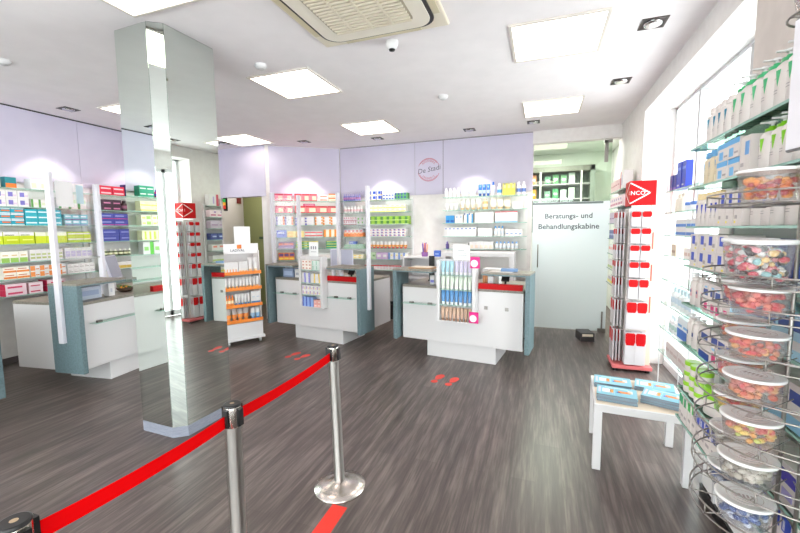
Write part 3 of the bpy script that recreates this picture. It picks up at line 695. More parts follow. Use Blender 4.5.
# ------------------------------------------------------------------ counters
def counter(F, label, red=(.2, .74), left=(-.72, -.27), right=(.28, .7), buttons=False):
    W2 = .75
    t = thing('service_counter', label, 'counter', F(0, 0, 0), F.rot)
    MB().box(-W2, W2, 0, .022, .21, .868, WHITE).build('front_panel', t, .002)
    b = MB(); b.box(-W2, W2, .022, .2, .21, .30, WHITE); b.box(-W2, W2, .18, .2, .30, .868, WHITE); b.build('body', t)
    for s in (-1, 1): b = MB(); b.box(min(s*W2, s*(W2-.022)), max(s*W2, s*(W2-.022)), .2, .85, .2, .868, WHITE); b.build('end_panel', t)
    b = MB(); b.box(-W2, W2, -.004, .85, .87, .9, STONE); b.build('countertop', t, .002)
    if red: MB().box(*red, -.012, .05, .9, .965, RED).build('red_edge', t, .002)
    MB().box(-.43, .44, .045, .6, 0, .199, WHITE).build('plinth', t, .003)
    for s in (-1, 1):
        x0, x1 = sorted((s*(W2+.035), s*(W2+.085)))
        MB().box(x0, x1, -.11, .25, .21, 1.07, SLATE).build('wing_panel', t, .003)
        b = MB(); x2, x3 = sorted((s*(W2+.085), s*.30)); b.box(x2, x3, -.11, .25, 1.07, 1.085, SLATE); b.box(x2, x3, -.11, .25, 1.085, 1.105, STONE); b.build('raised_ledge', t, .002)
        b = MB()
        for z in (.35, .78): b.tube([(s*W2, .06, z), (s*(W2+.035), .06, z)], .009, STEEL, 8)
        b.build('spacer', t)
    def bagshelf(x0, x1):
        b = MB(); b.box(x0, x1, -.09, -.002, .672, .68, GLASS); b.box(x0, x1, -.091, -.09, .672, .68, GLASSG); o = b.build('bag_shelf', t)
        for x in (x0+.1, x1-.1): MB().box(x-.025, x+.025, -.03, 0, .664, .69, STEELD).build('clip', o)
    if left: bagshelf(*left)
    if right: bagshelf(*right)
    if buttons:
        for x in (.33, .57): MB().box(x-.02, x+.02, -.008, 0, .66, .70, STEELD).build('bag_hook', t, .002)
    return t
C3 = frame(-.913, 4.63, -7.3); C2 = frame(-3.018, 4.827, -8.0); C1 = frame(-4.40, 3.30, 97); C0 = frame(-4.36, 1.08, 90)
counter(C3, 'white counter with red edge in front of the glass door', red=(.24, .74), right=None, buttons=True)
counter(C2, 'white counter with red edge behind the orange display stand')
counter(C1, 'white counter left of the mirror column, wing panel toward viewer', left=(-.66, .1), right=None)
counter(C0, 'white counter at far left, its blue grey wing at the frame edge', (-.45, .06), (-.42, .06), None)

def guard(F, s, label, ui=.218):
    """screen of clear acrylic between a tall post on the wing and a post on the countertop"""
    g = thing('sneeze_guard', label, 'screen', F(0, 0, 0), F.rot)
    PW_ = mat((226, 224, 232), .4)
    x0, x1 = sorted((s*.836, s*.872)); MB().box(x0, x1, .06, .12, .52, 2.17, PW_).build('post', g, .004)
    x2, x3 = sorted((s*(ui-.018), s*(ui+.018))); MB().box(x2, x3, .265, .325, .901, 2.13, PW_).build('post', g, .004)
    a, bb = Vector((s*.838, .12)), Vector((s*(ui+.012), .30))
    n = (bb-a).normalized(); q = Vector((-n.y, n.x))*.003
    b = MB(); b.prism([tuple(a+q), tuple(bb+q), tuple(bb-q), tuple(a-q)], 1.33, 2.12, ACRYL); b.build('clear_sheet', g)
    q = q*2.2; b = MB(); b.prism([tuple(a+q), tuple(bb+q), tuple(bb-q), tuple(a-q)], 1.318, 1.33, LGREY); b.build('lower_rail', g)
    return g
guard(C1, -1, 'clear screen with two white posts on the left counter')
guard(C2, -1, 'clear screen with white posts on left half of middle counter', .52)
guard(C2, 1, 'clear screen with white posts on right half of middle counter')

# notice taped to left screen
p = Vector((-.70, .12+.18*.138/.608-.006))
o = MB().box(-.11, .11, -.0012, 0, 0, .25, mat((250, 250, 252), .5)).build('paper_notice', None, 0, C1(-.66, .1645, 1.86), C1.rot+math.atan2(.18, .608)); tag(o, 'blank white paper sheet taped to the left counter screen', 'notice')
o = MB().box(-.05, .05, -.0012, 0, 0, .19, mat((196, 222, 232), .5)).build('paper_notice', None, 0, C1(-.46, .2237, 1.9), C1.rot+math.atan2(.18, .608)); tag(o, 'small pale blue paper slip taped on left counter screen', 'notice')

# product display racks on counter fronts
def front_rack(F, u, w, z0, z1, zs, label):
    t = thing('counter_display', label, 'display rack', F(u, 0, 0), F.rot)
    MB().box(-w/2, w/2, -.02, -.001, z0, z1, WHITE).build('back_board', t)
    for s in (-1, 1):
        x0, x1 = sorted((s*w/2, s*(w/2+.035))); MB().box(x0, x1, -.13, 0-.001, z0, z1, WHITE).build('side_board', t, .003)
    MB().box(-w/2, w/2, -.13, -.02, z0, z0+.012, WHITE).build('bottom_board', t)
    for z in zs:
        b = MB(); b.box(-w/2, w/2, -.125, -.021, z-.007, z, GLASS); b.box(-w/2, w/2, -.126, -.125, z-.007, z, GLASSG); b.build('glass_board', t)
    return t
front_rack(C3, .0, .40, .50, 1.235, (.705, .89, 1.06), 'white display rack of tubes on front of right counter')
RK3 = frame(*C3(0, 0)[:2], -7.3)
fill(RK3, 'right counter rack', -.122, [
 ('top', 1.061, [(-.19, -.03, 3, 1, 'tube', 'aqua tube', .16, (170, 212, 226), ((226, 240, 244),)), (-.02, .19, 4, 1, 'tube', 'pale lilac tube', .16, (206, 200, 224), ((236, 232, 242),))]),
 ('second', .891, [(-.19, .19, 7, 1, 'tube', 'pale green tube', .15, (226, 236, 222), ((246, 248, 240),))]),
 ('third', .706, [(-.19, .19, 7, 1, 'tube', 'sky blue tube', .165, (96, 150, 206), ((240, 244, 250),))]),
 ('bottom', .5125, [(-.19, .19, 8, 1, 'tube', 'beige brown tube', .16, (206, 172, 150), ((150, 116, 96),))]),
])
def badge(F, u, v, z, label):
    t = thing('price_flag', label, 'price sign', F(u, v, z), F.rot)
    MB().box(-.055, .055, -.003, 0, 0, .13, mat((222, 20, 130), .5)).build('card', t)
    MB().lathe([(.042, 0), (.042, .002)], mat((246, 240, 244), .5), 18).build('disc', t).matrix_local = Matrix.Translation((-.008, -.003, .055)) @ Matrix.Rotation(R(90), 4, 'X')
badge(C3, .235, -.133, 1.15, 'magenta price flag at top of right counter rack')
badge(C3, .225, -.133, .515, 'magenta price flag at bottom of right counter rack')
front_rack(C2, .03, .34, .52, 1.235, (.70, .87, 1.05), 'white display rack of cartons on front of middle counter')
RK2 = frame(*C2(.03, 0)[:2], -8)
fill(RK2, 'middle counter rack', -.12, [
 ('top', 1.051, [(-.16, .02, 3, 3, 'carton', 'cream carton with brown dots', .045, (246, 238, 232), [(.3, .8, .3, .7, (206, 150, 130))], {'d': .08}), (.03, .16, 2, 2, 'carton', 'grey green carton', .065, (220, 232, 226), [(.1, .3, .1, .9, (150, 200, 180))], {'d': .08})]),
 ('second', .871, [(-.16, -.01, 2, 2, 'carton', 'white carton with violet side', .07, W_, [(.6, 1, 0, 1, (150, 150, 220))], {'d': .08}), (0, .16, 2, 2, 'carton', 'white carton with yellow side', .065, W_, [(.7, 1, 0, 1, (246, 214, 110))], {'d': .08})]),
 ('third', .701, [(-.16, .16, 5, 2, 'carton', 'white carton with mauve specks', .066, W_, [(.1, .4, .2, .8, (190, 160, 200)), (.6, .9, .2, .5, (240, 216, 150))], {'d': .08})]),
 ('bottom', .5325, [(-.16, .03, 3, 2, 'carton', 'light blue carton', .068, (150, 180, 236), [(0, .3, 0, 1, (70, 90, 190))], {'d': .08}), (.04, .16, 2, 2, 'carton', 'salmon carton', .05, (240, 180, 170), [(.2, .8, .3, .6, (250, 226, 220))], {'d': .08})]),
])
def notice_stand(F, u, v, z, w, h, label, linesn):
    t = thing('notice_stand', label, 'notice', F(u, v, z), F.rot)
    MB().box(-w/2, w/2, -.003, .003, 0, h, mat((250, 250, 250), .4)).build('card', t)
    MB().box(-w/2, w/2, -.02, .02, 0-.0, .006, ACRYL).build('foot', t)
    b = MB()
    for i, (a, c, zz, hh) in enumerate(linesn): b.box(a*w, c*w, -.004, -.003, zz*h, (zz+hh)*h, mat((140, 140, 150), .5))
    b.build('print', t)
front_rack(C0, -.66, .24, .50, 1.235, (.705, .89, 1.06), 'narrow display rack on the far left counter, reflected in mirror')
RK0 = frame(*C0(-.66, 0)[:2], 90)
fill(RK0, 'far left rack', -.122, [(w_, z_, [(-.115, .115, 3, 1, 'carton', 'white carton with lime patch', .13, W_, [(.1, .9, .15, .7, (150, 206, 60))], {'d': .06})]) for w_, z_ in (('top', 1.061), ('second', .891), ('third', .706), ('bottom', .5125))])
notice_stand(C3, .05, -.06, 1.236, .2, .17, 'white notice card on top of right counter rack', ((-.2, .2, .62, .04), (-.3, .3, .45, .035), (-.34, .34, .3, .03), (-.25, .25, .18, .03)))
notice_stand(C2, .05, -.06, 1.236, .16, .2, 'white notice card with small figures on middle counter rack', ((-.3, -.18, .5, .2), (-.06, .06, .5, .2), (.18, .3, .5, .2), (-.3, .3, .3, .03)))

# things on counters
def monitor(F, u, v, rot, label, tilt=-18):
    t = thing('monitor', label, 'monitor', F(u, v, .9), F.rot+R(rot))
    MB().box(-.09, .09, -.07, .07, 0, .012, LGREY).build('foot', t, .003)
    MB().box(-.02, .02, .02, .045, .012, .2, LGREY).build('stand', t)
    b = MB(); b.T = Matrix.Translation((0, 0, .14)) @ Matrix.Rotation(R(tilt), 4, 'X'); b.box(-.17, .17, -.012, .012, 0, .29, mat((206, 206, 220), .4)); b.build('screen_housing', t, .004)
    b = MB(); b.T = Matrix.Translation((0, 0, .14)) @ Matrix.Rotation(R(tilt), 4, 'X'); b.box(-.155, .155, -.014, -.012, .015, .275, mat((170, 172, 190), .2)); b.build('screen', t)
monitor(C1, .06, .42, 30, 'pale tilted monitor on the left counter beside the column', -14)
monitor(C2, .16, .45, 40, 'pale tilted monitor behind the middle counter rack', -22)
def bx(name, F, u, v, z, w, d, h, base, bands, label, cat='box', rot=0):
    o = carton_mesh(w, d, h, base, bands).build(name, None, 0, F(u, v, z), F.rot+R(rot)); return tag(o, label, cat)
bx('storage_box', C2, -.58, .15, .9, .2, .12, .13, (150, 166, 200), [(.1, .9, .2, .7, (190, 204, 232))], 'blue grey box under left ledge of middle counter')
bx('storage_box', C2, -.41, .15, .9, .09, .1, .12, W_, [(.2, .8, .3, .6, (180, 180, 190))], 'small white box under left ledge of middle counter')
bx('storage_box', C1, -.54, .2, .9, .3, .14, .13, (206, 214, 230), [(.1, .9, .3, .7, (170, 184, 214))], 'pale blue box under ledge of left counter')
bx('storage_box', C1, -.30, .13, .9, .07, .07, .14, W_, [(.3, .6, .3, .6, (200, 200, 210))], 'small white box under ledge of left counter')
t = thing('sweets_dish', 'dark dish of red and green sweets on left counter', 'dish', C1(-.02, .22, .9), C1.rot)
MB().lathe([(.05, 0), (.085, .03), (.09, .05), (.085, .05), (.05, .012)], mat((70, 50, 40), .5), 20).build('bowl', t)
b = MB()
for i in range(34):
    a = random.uniform(0, 6.28); r_ = .07*math.sqrt(random.random()); c = random.choice([(190, 40, 30), (60, 120, 50), (226, 150, 40), (90, 50, 30)])
    b.lathe([(.001, 0), (.013, .008), (.013, .016), (.001, .024)], mat(c, .4), 6, c=(r_*math.cos(a), r_*math.sin(a), .03+random.uniform(0, .03)))
o = b.build('sweets', t); o['kind'] = 'stuff'
def can(F, u, v, z, r, h, c, label, cat='canister', name='canister'):
    t = thing(name, label, cat, F(u, v, z), F.rot)
    MB().lathe([(r, 0), (r, h*.86)], mat(c, .35), 16).build('canister_body', t); MB().lathe([(r*1.04, h*.86), (r*1.04, h)], mat((226, 226, 230), .3), 16).build('lid', t)
can(C2, .28, .08, .9, .03, .14, (240, 240, 244), 'white canister beside red edge on middle counter, left one')
can(C2, .40, .10, .9, .026, .12, (226, 228, 236), 'white canister beside red edge on middle counter, right one')
def terminal(F, u, v, label):
    t = thing('card_terminal', label, 'card terminal', F(u, v, .9), F.rot)
    MB().box(-.05, .05, -.06, .06, 0, .01, BLACK).build('foot', t); MB().tube([(0, 0, .01), (0, 0, .11)], .012, BLACK, 10).build('stem', t)
    b = MB(); b.T = Matrix.Translation((0, 0, .11)) @ Matrix.Rotation(R(-35), 4, 'X'); b.box(-.045, .045, -.012, .012, -.03, .1, DARK); b.build('keypad_body', t, .004)
    b = MB(); b.T = Matrix.Translation((0, 0, .11)) @ Matrix.Rotation(R(-35), 4, 'X'); b.box(-.035, .035, -.014, -.012, .05, .09, mat((150, 170, 160), .3)); b.build('display', t)
terminal(C2, .55, .12, 'black card terminal under right ledge of middle counter')
terminal(C3, .52, .14, 'black card terminal under right ledge of right counter')
bx('storage_box', C3, .36, .12, .9, .06, .07, .14, W_, [(.2, .8, .3, .6, (206, 206, 214))], 'upright white box behind red edge of right counter')
bx('receipt_printer', C3, .30, .42, .9, .2, .2, .2, (236, 236, 238), [(.2, .8, .7, .85, (120, 120, 126))], 'white receipt printer behind the right counter rack', 'printer')
b = MB(); b.box(-.045, .045, -.02, .02, .0, .02, BLACK); b.box(-.035, .035, -.015, .015, .02, .34, BLACK)
o = b.build('upright_stand', None, 0, C3(-.52, .42, .9), C3.rot); tag(o, 'black slim upright stand on left half of right counter', 'stand')
bx('storage_box', C3, -.40, .17, .9, .06, .06, .11, W_, [(.1, .9, .2, .5, (130, 130, 206))], 'small violet printed white box on right counter')
bx('storage_box', C3, -.31, .15, .9, .07, .07, .14, W_, [(.2, .8, .5, .7, (210, 214, 226))], 'plain upright white box left of right counter rack')
o = MB().box(-.16, .16, -.1, .1, 0, .018, mat((186, 150, 116), .5)).build('wooden_tray', None, .004, C3(-.5, .08, 1.105), C3.rot); tag(o, 'tan wooden tray on left ledge of right counter', 'tray')
o = MB().box(-.13, .13, -.08, .08, 0, .006, mat((236, 226, 214), .6)).build('leaflet', None, 0, C3(-.5, .08, 1.1231), C3.rot+.05); tag(o, 'cream leaflet lying on the wooden tray', 'leaflet')
o = MB().box(-.13, .13, -.07, .07, 0, .006, mat((216, 210, 206), .6)).build('leaflet', None, 0, C3(.5, .05, 1.105), C3.rot-.06); tag(o, 'grey leaflet on right ledge of right counter', 'leaflet')
o = MB().box(-.09, .09, -.05, .05, 0, .03, mat((110, 140, 180), .6)).build('leaflet_stack', None, 0, C3(.58, .06, 1.1112), C3.rot+.1); tag(o, 'small blue leaflet stack on grey leaflet at right ledge', 'leaflets')
can(C3, .26, .22, .9, .03, .16, (240, 170, 120), 'orange canister behind right counter rack')

# back desk behind the right counter
BD = mat((222, 220, 222), .45)
t = thing('back_desk', 'white back desk under the round emblem panel', 'desk', (-1.83, 6.35, 0))
MB().box(-.34, .34, -.17, .24, 1.12, 1.15, BD).build('desk_top', t, .003)
for x in (-.34, .31): MB().box(x, x+.03, -.17, .24, 0, 1.12, BD).build('side_panel', t)
MB().box(-.31, .31, .2, .22, .3, 1.12, BD).build('back_panel', t); MB().box(-.31, .31, -.15, .2, .78, .8, BD).build('desk_shelf', t)
t = thing('frame_table', 'white frame table behind the right counter rack', 'table', (-.85, 5.95, 0))
MB().box(-.56, .50, -.18, .18, 1.19, 1.25, BD).build('table_top', t, .004)
for x in (-.56, .43): MB().box(x, x+.07, -.18, .18, 0, 1.19, BD).build('table_side', t)
t = thing('pen_cup', 'cup crowded with purple pens on the white back desk', 'pen holder', (-1.80, 6.25, 1.15))
MB().lathe([(.05, 0), (.055, .07), (.05, .07), (.045, .005)], mat((140, 90, 160), .4), 18).build('cup', t)
for i in range(11):
    a = i*2.4; r0 = .01+.002*i; c = ((100, 60, 150), (130, 90, 170), (236, 140, 60))[i % 3]
    MB().tube([(r0*math.cos(a), r0*math.sin(a), .006), (r0*1.9*math.cos(a), r0*1.9*math.sin(a), .2+.01*(i % 4))], .007, mat(c, .4), 6).build('pen', t)
bx('storage_box', frame(-1.585, 6.25, 0), 0, 0, 1.15, .1, .08, .1, (70, 110, 210), [(.2, .8, .3, .6, (150, 180, 240))], 'small bright blue box on the white back desk')
# waste bin
t = thing('waste_bin', 'dark grey waste bin on floor between two counters', 'bin', (-2.58, 6.6, 0))
b = MB(); b.prism([(-.15, -.13), (.15, -.13), (.15, .13), (-.15, .13)], 0, .02, DARK)
for q in ((-.16, -.148, -.14, .14), (.148, .16, -.14, .14), (-.148, .148, -.14, -.128), (-.148, .148, .128, .14)): b.box(*q, .0, .27, DARK)
b.build('bin_body', t, .004)
b = MB(); b.box(-.165, .165, -.145, -.135, .25, .275, mat((60, 58, 60), .4)); b.box(-.165, .165, .135, .145, .25, .275, mat((60, 58, 60), .4)); b.build('rim', t)

# ------------------------------------------------------------------ orange display stand
ST = frame(-3.925, 4.42, 59)
S_ = thing('display_stand', 'white rolling display stand with four orange shelf edges', 'display stand', ST(0, 0, 0), ST.rot)
OR = mat((240, 136, 42), .45)
MB().box(-.26, .26, 0, .3, .06, .30, WHITE).build('base_box', S_, .004)
MB().box(-.28, .28, -.02, .32, .06, .1, WHITE).build('foot_board', S_, .004)
MB().box(-.26, .26, .27, .29, .30, 1.34, WHITE).build('back_board', S_)
for s in (-1, 1): MB().box(min(s*.26, s*.25), max(s*.26, s*.25), .04, .27, .30, 1.32, mat((232, 226, 224), .4)).build('side_board', S_)
for z in (.34, .56, .80, 1.02):
    MB().box(-.25, .25, .0, .27, z-.012, z, WHITE).build('shelf_board', S_)
    MB().box(-.262, .262, -.012, 0, z-.03, z+.016, OR).build('orange_edge', S_, .002)
MB().box(-.27, .27, .1, .115, 1.28, 1.42, mat((246, 244, 246), .4)).build('header_sign', S_)
for x in (-.22, .22):
    for y in (.03, .27):
        b = MB(); b.T = Matrix.Translation((x, y, .03)) @ Matrix.Rotation(R(90), 4, 'Y'); b.lathe([(.03, -.012), (.03, .012)], LGREY, 16)
        b.T = Matrix(); b.box(x-.016, x+.016, y-.01, y+.01, .034, .06, LGREY); b.build('caster', S_)
text('lettering', 'LADIVAL', .05, TXT, S_, (-.02, .098, 1.325), (R(90), 0, 0))
MB().box(-.025, .035, .096, .1, 1.35, 1.405, mat((236, 130, 50), .5)).build('orange_logo', S_)
o = MB().box(-.11, .11, -.004, .004, 0, .24, mat((250, 249, 249), .4)).build('paper_notice', None, 0, ST(.06, .12, 1.421), ST.rot); tag(o, 'blank white sheet in holder on the orange display stand', 'notice')
fill(ST, 'orange stand', .012, [
 ('top', 1.0205, [(-.24, -.05, 5, 1, 'carton', 'white carton with orange corner', .15, W_, [(.1, .4, .1, .35, (240, 150, 60))], {'d': .06}),
                  (-.04, .08, 3, 1, 'carton', 'white narrow sun carton', .15, W_, [(.1, .9, .0, .2, (246, 190, 130))], {'d': .06}), (.09, .24, 2, 1, 'tube', 'tall white sun tube', .2, W_, ((240, 200, 150),))]),
 ('second', .8005, [(-.24, .24, 10, 1, 'tube', 'white sun tube with orange cap', .15, W_, ((240, 180, 110),))]),
 ('third', .5605, [(-.24, -.12, 3, 1, 'bottle', 'orange sun bottle', .15, (240, 140, 50), ((240, 120, 40), (250, 226, 190))), (-.11, .1, 5, 1, 'tube', 'white sun tube with blue cap', .16, W_, ((90, 150, 206),)), (.11, .24, 2, 1, 'carton', 'white carton with blue foot', .18, W_, [(0, 1, .0, .2, (60, 130, 190)), (.2, .8, .5, .6, (200, 210, 220))], {'d': .06})]),
 ('bottom', .3405, [(-.24, .08, 4, 1, 'tube', 'grey tube with orange cap', .18, (190, 180, 176), ((238, 140, 50), (240, 150, 70))), (.1, .24, 2, 1, 'tube', 'white after sun tube with blue cap', .16, W_, ((70, 150, 210), (160, 200, 230)))]),
])

# ------------------------------------------------------------------ red dressing-pack display
RD = thing('pack_spinner', 'white tower display of dressings under a red diamond sign', 'display stand', (.90, 4.93, 0))
TW = mat((240, 234, 228), .5)
MB().prism([(-.12, -.1), (.27, -.1), (.27, .28), (-.12, .28)], .03, .07, mat((214, 110, 112), .45)).build('base_plate', RD, .006)
b = MB()
for x in (-.08, .23):
    for y in (-.06, .24): b.cyl(x, y, 0, .03, .025, BLACK, 12)
b.build('feet', RD)
MB().box(0, .25, 0, .25, .07, 1.80, mat((222, 214, 210), .5)).build('tower', RD, .004)
MB().box(.205, .26, -.012, 0, .07, 1.83, CREAM).build('cream_edge_panel', RD, .003)
b = MB()
for z in (1.45, 1.1, .75): b.box(.226, .24, -.014, -.012, z-.09, z+.09, mat((222, 90, 80), .5))
b.build('edge_print', RD)
MB().box(0, .25, 0, .25, 1.83, 2.095, RED).build('topper_sign', RD, .004)
SGW = mat((250, 240, 240), .5)
b = MB()
zc_ = 1.962
def strip(p, q, w, plane):
    p, q = Vector(p), Vector(q); d = (q-p).normalized(); n = Vector((-d.y, d.x))*w
    pts = [p+n, q+n, q-n, p-n]
    if plane == 'f': b.add([(x, -.002, z) for x, z in pts], [(0, 1, 2, 3)], SGW)
    else: b.add([(-.002, -x, z) for x, z in pts], [(0, 1, 2, 3)], SGW)
strip((.012, zc_+.105), (.19, zc_), .006, 'f'); strip((.012, zc_-.105), (.19, zc_), .006, 'f'); strip((0, zc_+.11), (.014, zc_+.103), .006, 'f'); strip((0, zc_-.11), (.014, zc_-.103), .006, 'f')
strip((-.012, zc_+.105), (-.19, zc_), .006, 's'); strip((-.012, zc_-.105), (-.19, zc_), .006, 's')
b.build('diamond_outline', RD)
text('lettering', 'NCO', .062, SGW, RD, (.075, -.002, zc_), (R(90), 0, 0))
text('registered_mark', '\u00ae', .02, SGW, RD, (.142, -.002, zc_+.016), (R(90), 0, 0))
text('lettering', 'I', .062, SGW, RD, (-.002, .03, zc_), (R(90), 0, R(-90)))
MB().box(.02, .2, -.0, .0005, 1.8, 1.83, TW).build('neck', RD)
# hooks and hanging packs
pz = [1.76, 1.58, 1.40, 1.22, 1.03, .78, .44]
ph = [.165, .165, .165, .172, .22, .30, .36]
hooks = MB()
PK = {}
def pack_proto(key, w, h, label, loc, rot, grp):
    t = thing('dressing_pack', label, 'pack', loc, rot, grp)
    MB().box(-w/2, w/2, -.008, .008, -h, 0, mat((206, 200, 204), .4)).build('white_bag', t, .002)
    b = MB(); b.prism([(-w*.48, -h*.30), (-w*.36, -h*.40), (w*.36, -h*.40), (w*.48, -h*.30), (w*.48, -.02), (w*.36, -.006), (-w*.36, -.006), (-w*.48, -.02)], .0, .0012, RED)
    o = b.build('red_header', t); o.matrix_local = Matrix.Translation((0, -.008, 0)) @ Matrix.Rotation(R(90), 4, 'X')
    b = MB()
    for k in range(6): b.box(-w*.3+k*w*.1, -w*.3+k*w*.1+w*.06, -.0105, -.0092, -h*.24, -h*.15, SGW)
    b.build('print', o).matrix_parent_inverse = o.matrix_local.inverted()
    return t
ROWN = ['top', 'second', 'third', 'fourth', 'fifth', 'sixth', 'bottom']
for r_, (z, h) in enumerate(zip(pz, ph)):
    cols = (.05, .15) if r_ < 5 else (.045, .145)
    for c_, x in enumerate(cols):
        hooks.tube([(x, 0, z+.012), (x, -.115, z+.016), (x, -.122, z+.026)], .0022, STEELD, 5)
        w = .092 if r_ < 5 else .1
        for k in range(3):
            lb = '%s dressing pack on %s front hook, %s row, red display' % (('front', 'middle', 'rear')[k], ('left', 'right')[c_], ROWN[r_])
            loc = (.90+x, 4.93-.10+k*.032, z+.008)
            key = (w, h); grp = 'dressing packs hanging on the front of the red display'
            if key not in PK: PK[key] = pack_proto(key, w, h, lb, loc, 0, grp)
            else: dup(PK[key], loc, 0, lb, grp)
    for c_, y in enumerate((.06, .18)):
        hooks.tube([(0, y, z+.012), (-.115, y, z+.016), (-.122, y, z+.026)], .0022, STEELD, 5)
        w = .092 if r_ < 5 else .1
        for k in range(3):
            lb = '%s dressing pack on %s side hook, %s row, red display' % (('outer', 'middle', 'inner')[k], ('near', 'far')[c_], ROWN[r_])
            grp = 'dressing packs hanging on the side of the red display'
            dup(PK[(w, h)], (.90-.10+k*.032, 4.93+y, z+.008), R(-90), lb, grp)
hooks.build('hooks', RD)['kind'] = 'stuff'
# small clutter by the door foot
bx('storage_box', frame(.62, 6.1, 0), 0, 0, 0, .18, .25, .12, (60, 58, 60), [(.1, .9, .6, .9, (220, 210, 190))], 'dark low box on floor beside the glass door', 'box', 12)

# ------------------------------------------------------------------ window shelf
WF = frame(1.31, 4.48, -90)
ZW = [1.93, 1.73, 1.52, 1.33, 1.1, .87, .63, .39]
t = thing('window_shelf', 'glass shelf on slim rods standing in the bright window', 'shelf', WF(0, 0, 0), WF.rot)
for z in ZW:
    b = MB(); b.box(0, .84, -.19, 0, z-.008, z, GLASS); b.box(0, .84, -.191, -.19, z-.008, z, GLASSG); b.build('glass_board', t)
for u in (.02, .82):
    for v in (-.18, -.01): MB().cyl(u, v, 0, 2.0, .005, mat((200, 198, 200), .4), 8).build('rod', t)
UW = 'window shelf'
fill(WF, UW, -.18, [
 ('top', ZW[0], [(.08, .24, 2, 1, 'carton', 'dark blue low carton', .14, (60, 70, 150), [(0, 1, .0, .2, (130, 100, 180))], {'d': .1}), (.28, .5, 2, 1, 'carton', 'tall cobalt carton', .23, (50, 70, 190), [(.1, .5, .1, .16, W_), (.1, .9, .7, .8, (110, 130, 220))], {'d': .05})]),
 ('second', ZW[1], [(.2, .4, 2, 1, 'bottle', 'cream bottle', .16, (240, 230, 216), ((236, 220, 206),)), (.5, .74, 2, 1, 'jar', 'white jar with blue lid', .07, (244, 246, 250), (90, 130, 206))]),
 ('third', ZW[2], [(.3, .78, 5, 2, 'carton', 'white carton with blue strip', .07, W_, [(0, 1, .1, .45, (70, 130, 206))], {'d': .1})]),
 ('fourth', ZW[3], [(.2, .34, 1, 1, 'carton', 'tan carton', .11, (226, 210, 190), [(.1, .9, .3, .5, (190, 160, 140))], {'d': .1}), (.56, .74, 2, 1, 'carton', 'rose white carton', .09, (244, 236, 232), [(.1, .9, .3, .6, (220, 190, 180))], {'d': .1})]),
 ('sixth', ZW[5], [(.24, .78, 6, 1, 'bottle', 'pearl white bottle', .18, (240, 242, 244), ((190, 206, 214), (210, 224, 236)))]),
 ('seventh', ZW[6], [(.2, .46, 3, 1, 'bottle', 'white roll bottle', .15, (244, 244, 246), ((210, 220, 226), (190, 214, 206))), (.5, .78, 2, 1, 'carton', 'azure and white carton', .2, (240, 246, 250), [(0, 1, .1, .5, (60, 120, 206)), (.1, .8, .6, .7, (120, 180, 226))], {'d': .1})]),
 ('eighth', ZW[7], [(.2, .78, 5, 1, 'carton', 'pale rose carton', .14, (240, 230, 228), [(.1, .9, .4, .6, (220, 200, 196))], {'d': .1})]),
])

# ------------------------------------------------------------------ long right shelf
RS = frame(.94, 2.58, -90)      # u runs from the far end toward the viewer
ZR = [2.01, 1.806, 1.60, 1.39, 1.18, .955, .70, .53]
t = thing('product_shelf', 'long white backed glass shelf along the right side', 'shelf', RS(0, 0, 0), RS.rot)
MB().box(-.12, 1.7, .0, .03, 0, 2.06, mat((232, 230, 229), .5)).build('back_panel', t)
MB().box(-.122, 1.7, -.012, 0, 0, .07, BLACK).build('kick_board', t)
for z in ZR:
    b = MB(); b.box(0, 1.7, -.19, -.001, z-.01, z, GLASSD); b.box(0, 1.7, -.1912, -.19, z-.01, z, GLASSG); b.box(-.0012, 0, -.19, -.001, z-.01, z, GLASSG); b.build('glass_board', t)
for u in (.06, .85, 1.62): MB().box(u-.012, u+.012, -.012, -.001, .07, 2.06, LGREY).build('upright', t)
UR = 'long right shelf'
G1 = (70, 180, 120); G2 = (126, 196, 30); BLU = (40, 70, 190); TEAL = (40, 130, 160); TX = (170, 160, 160); BG = (222, 213, 209)
MAG = (216, 30, 120)
Y_ = [([(-.4, .12), (-.1, .12), (-.1, .2), (-.4, .2)], (246, 226, 40))]
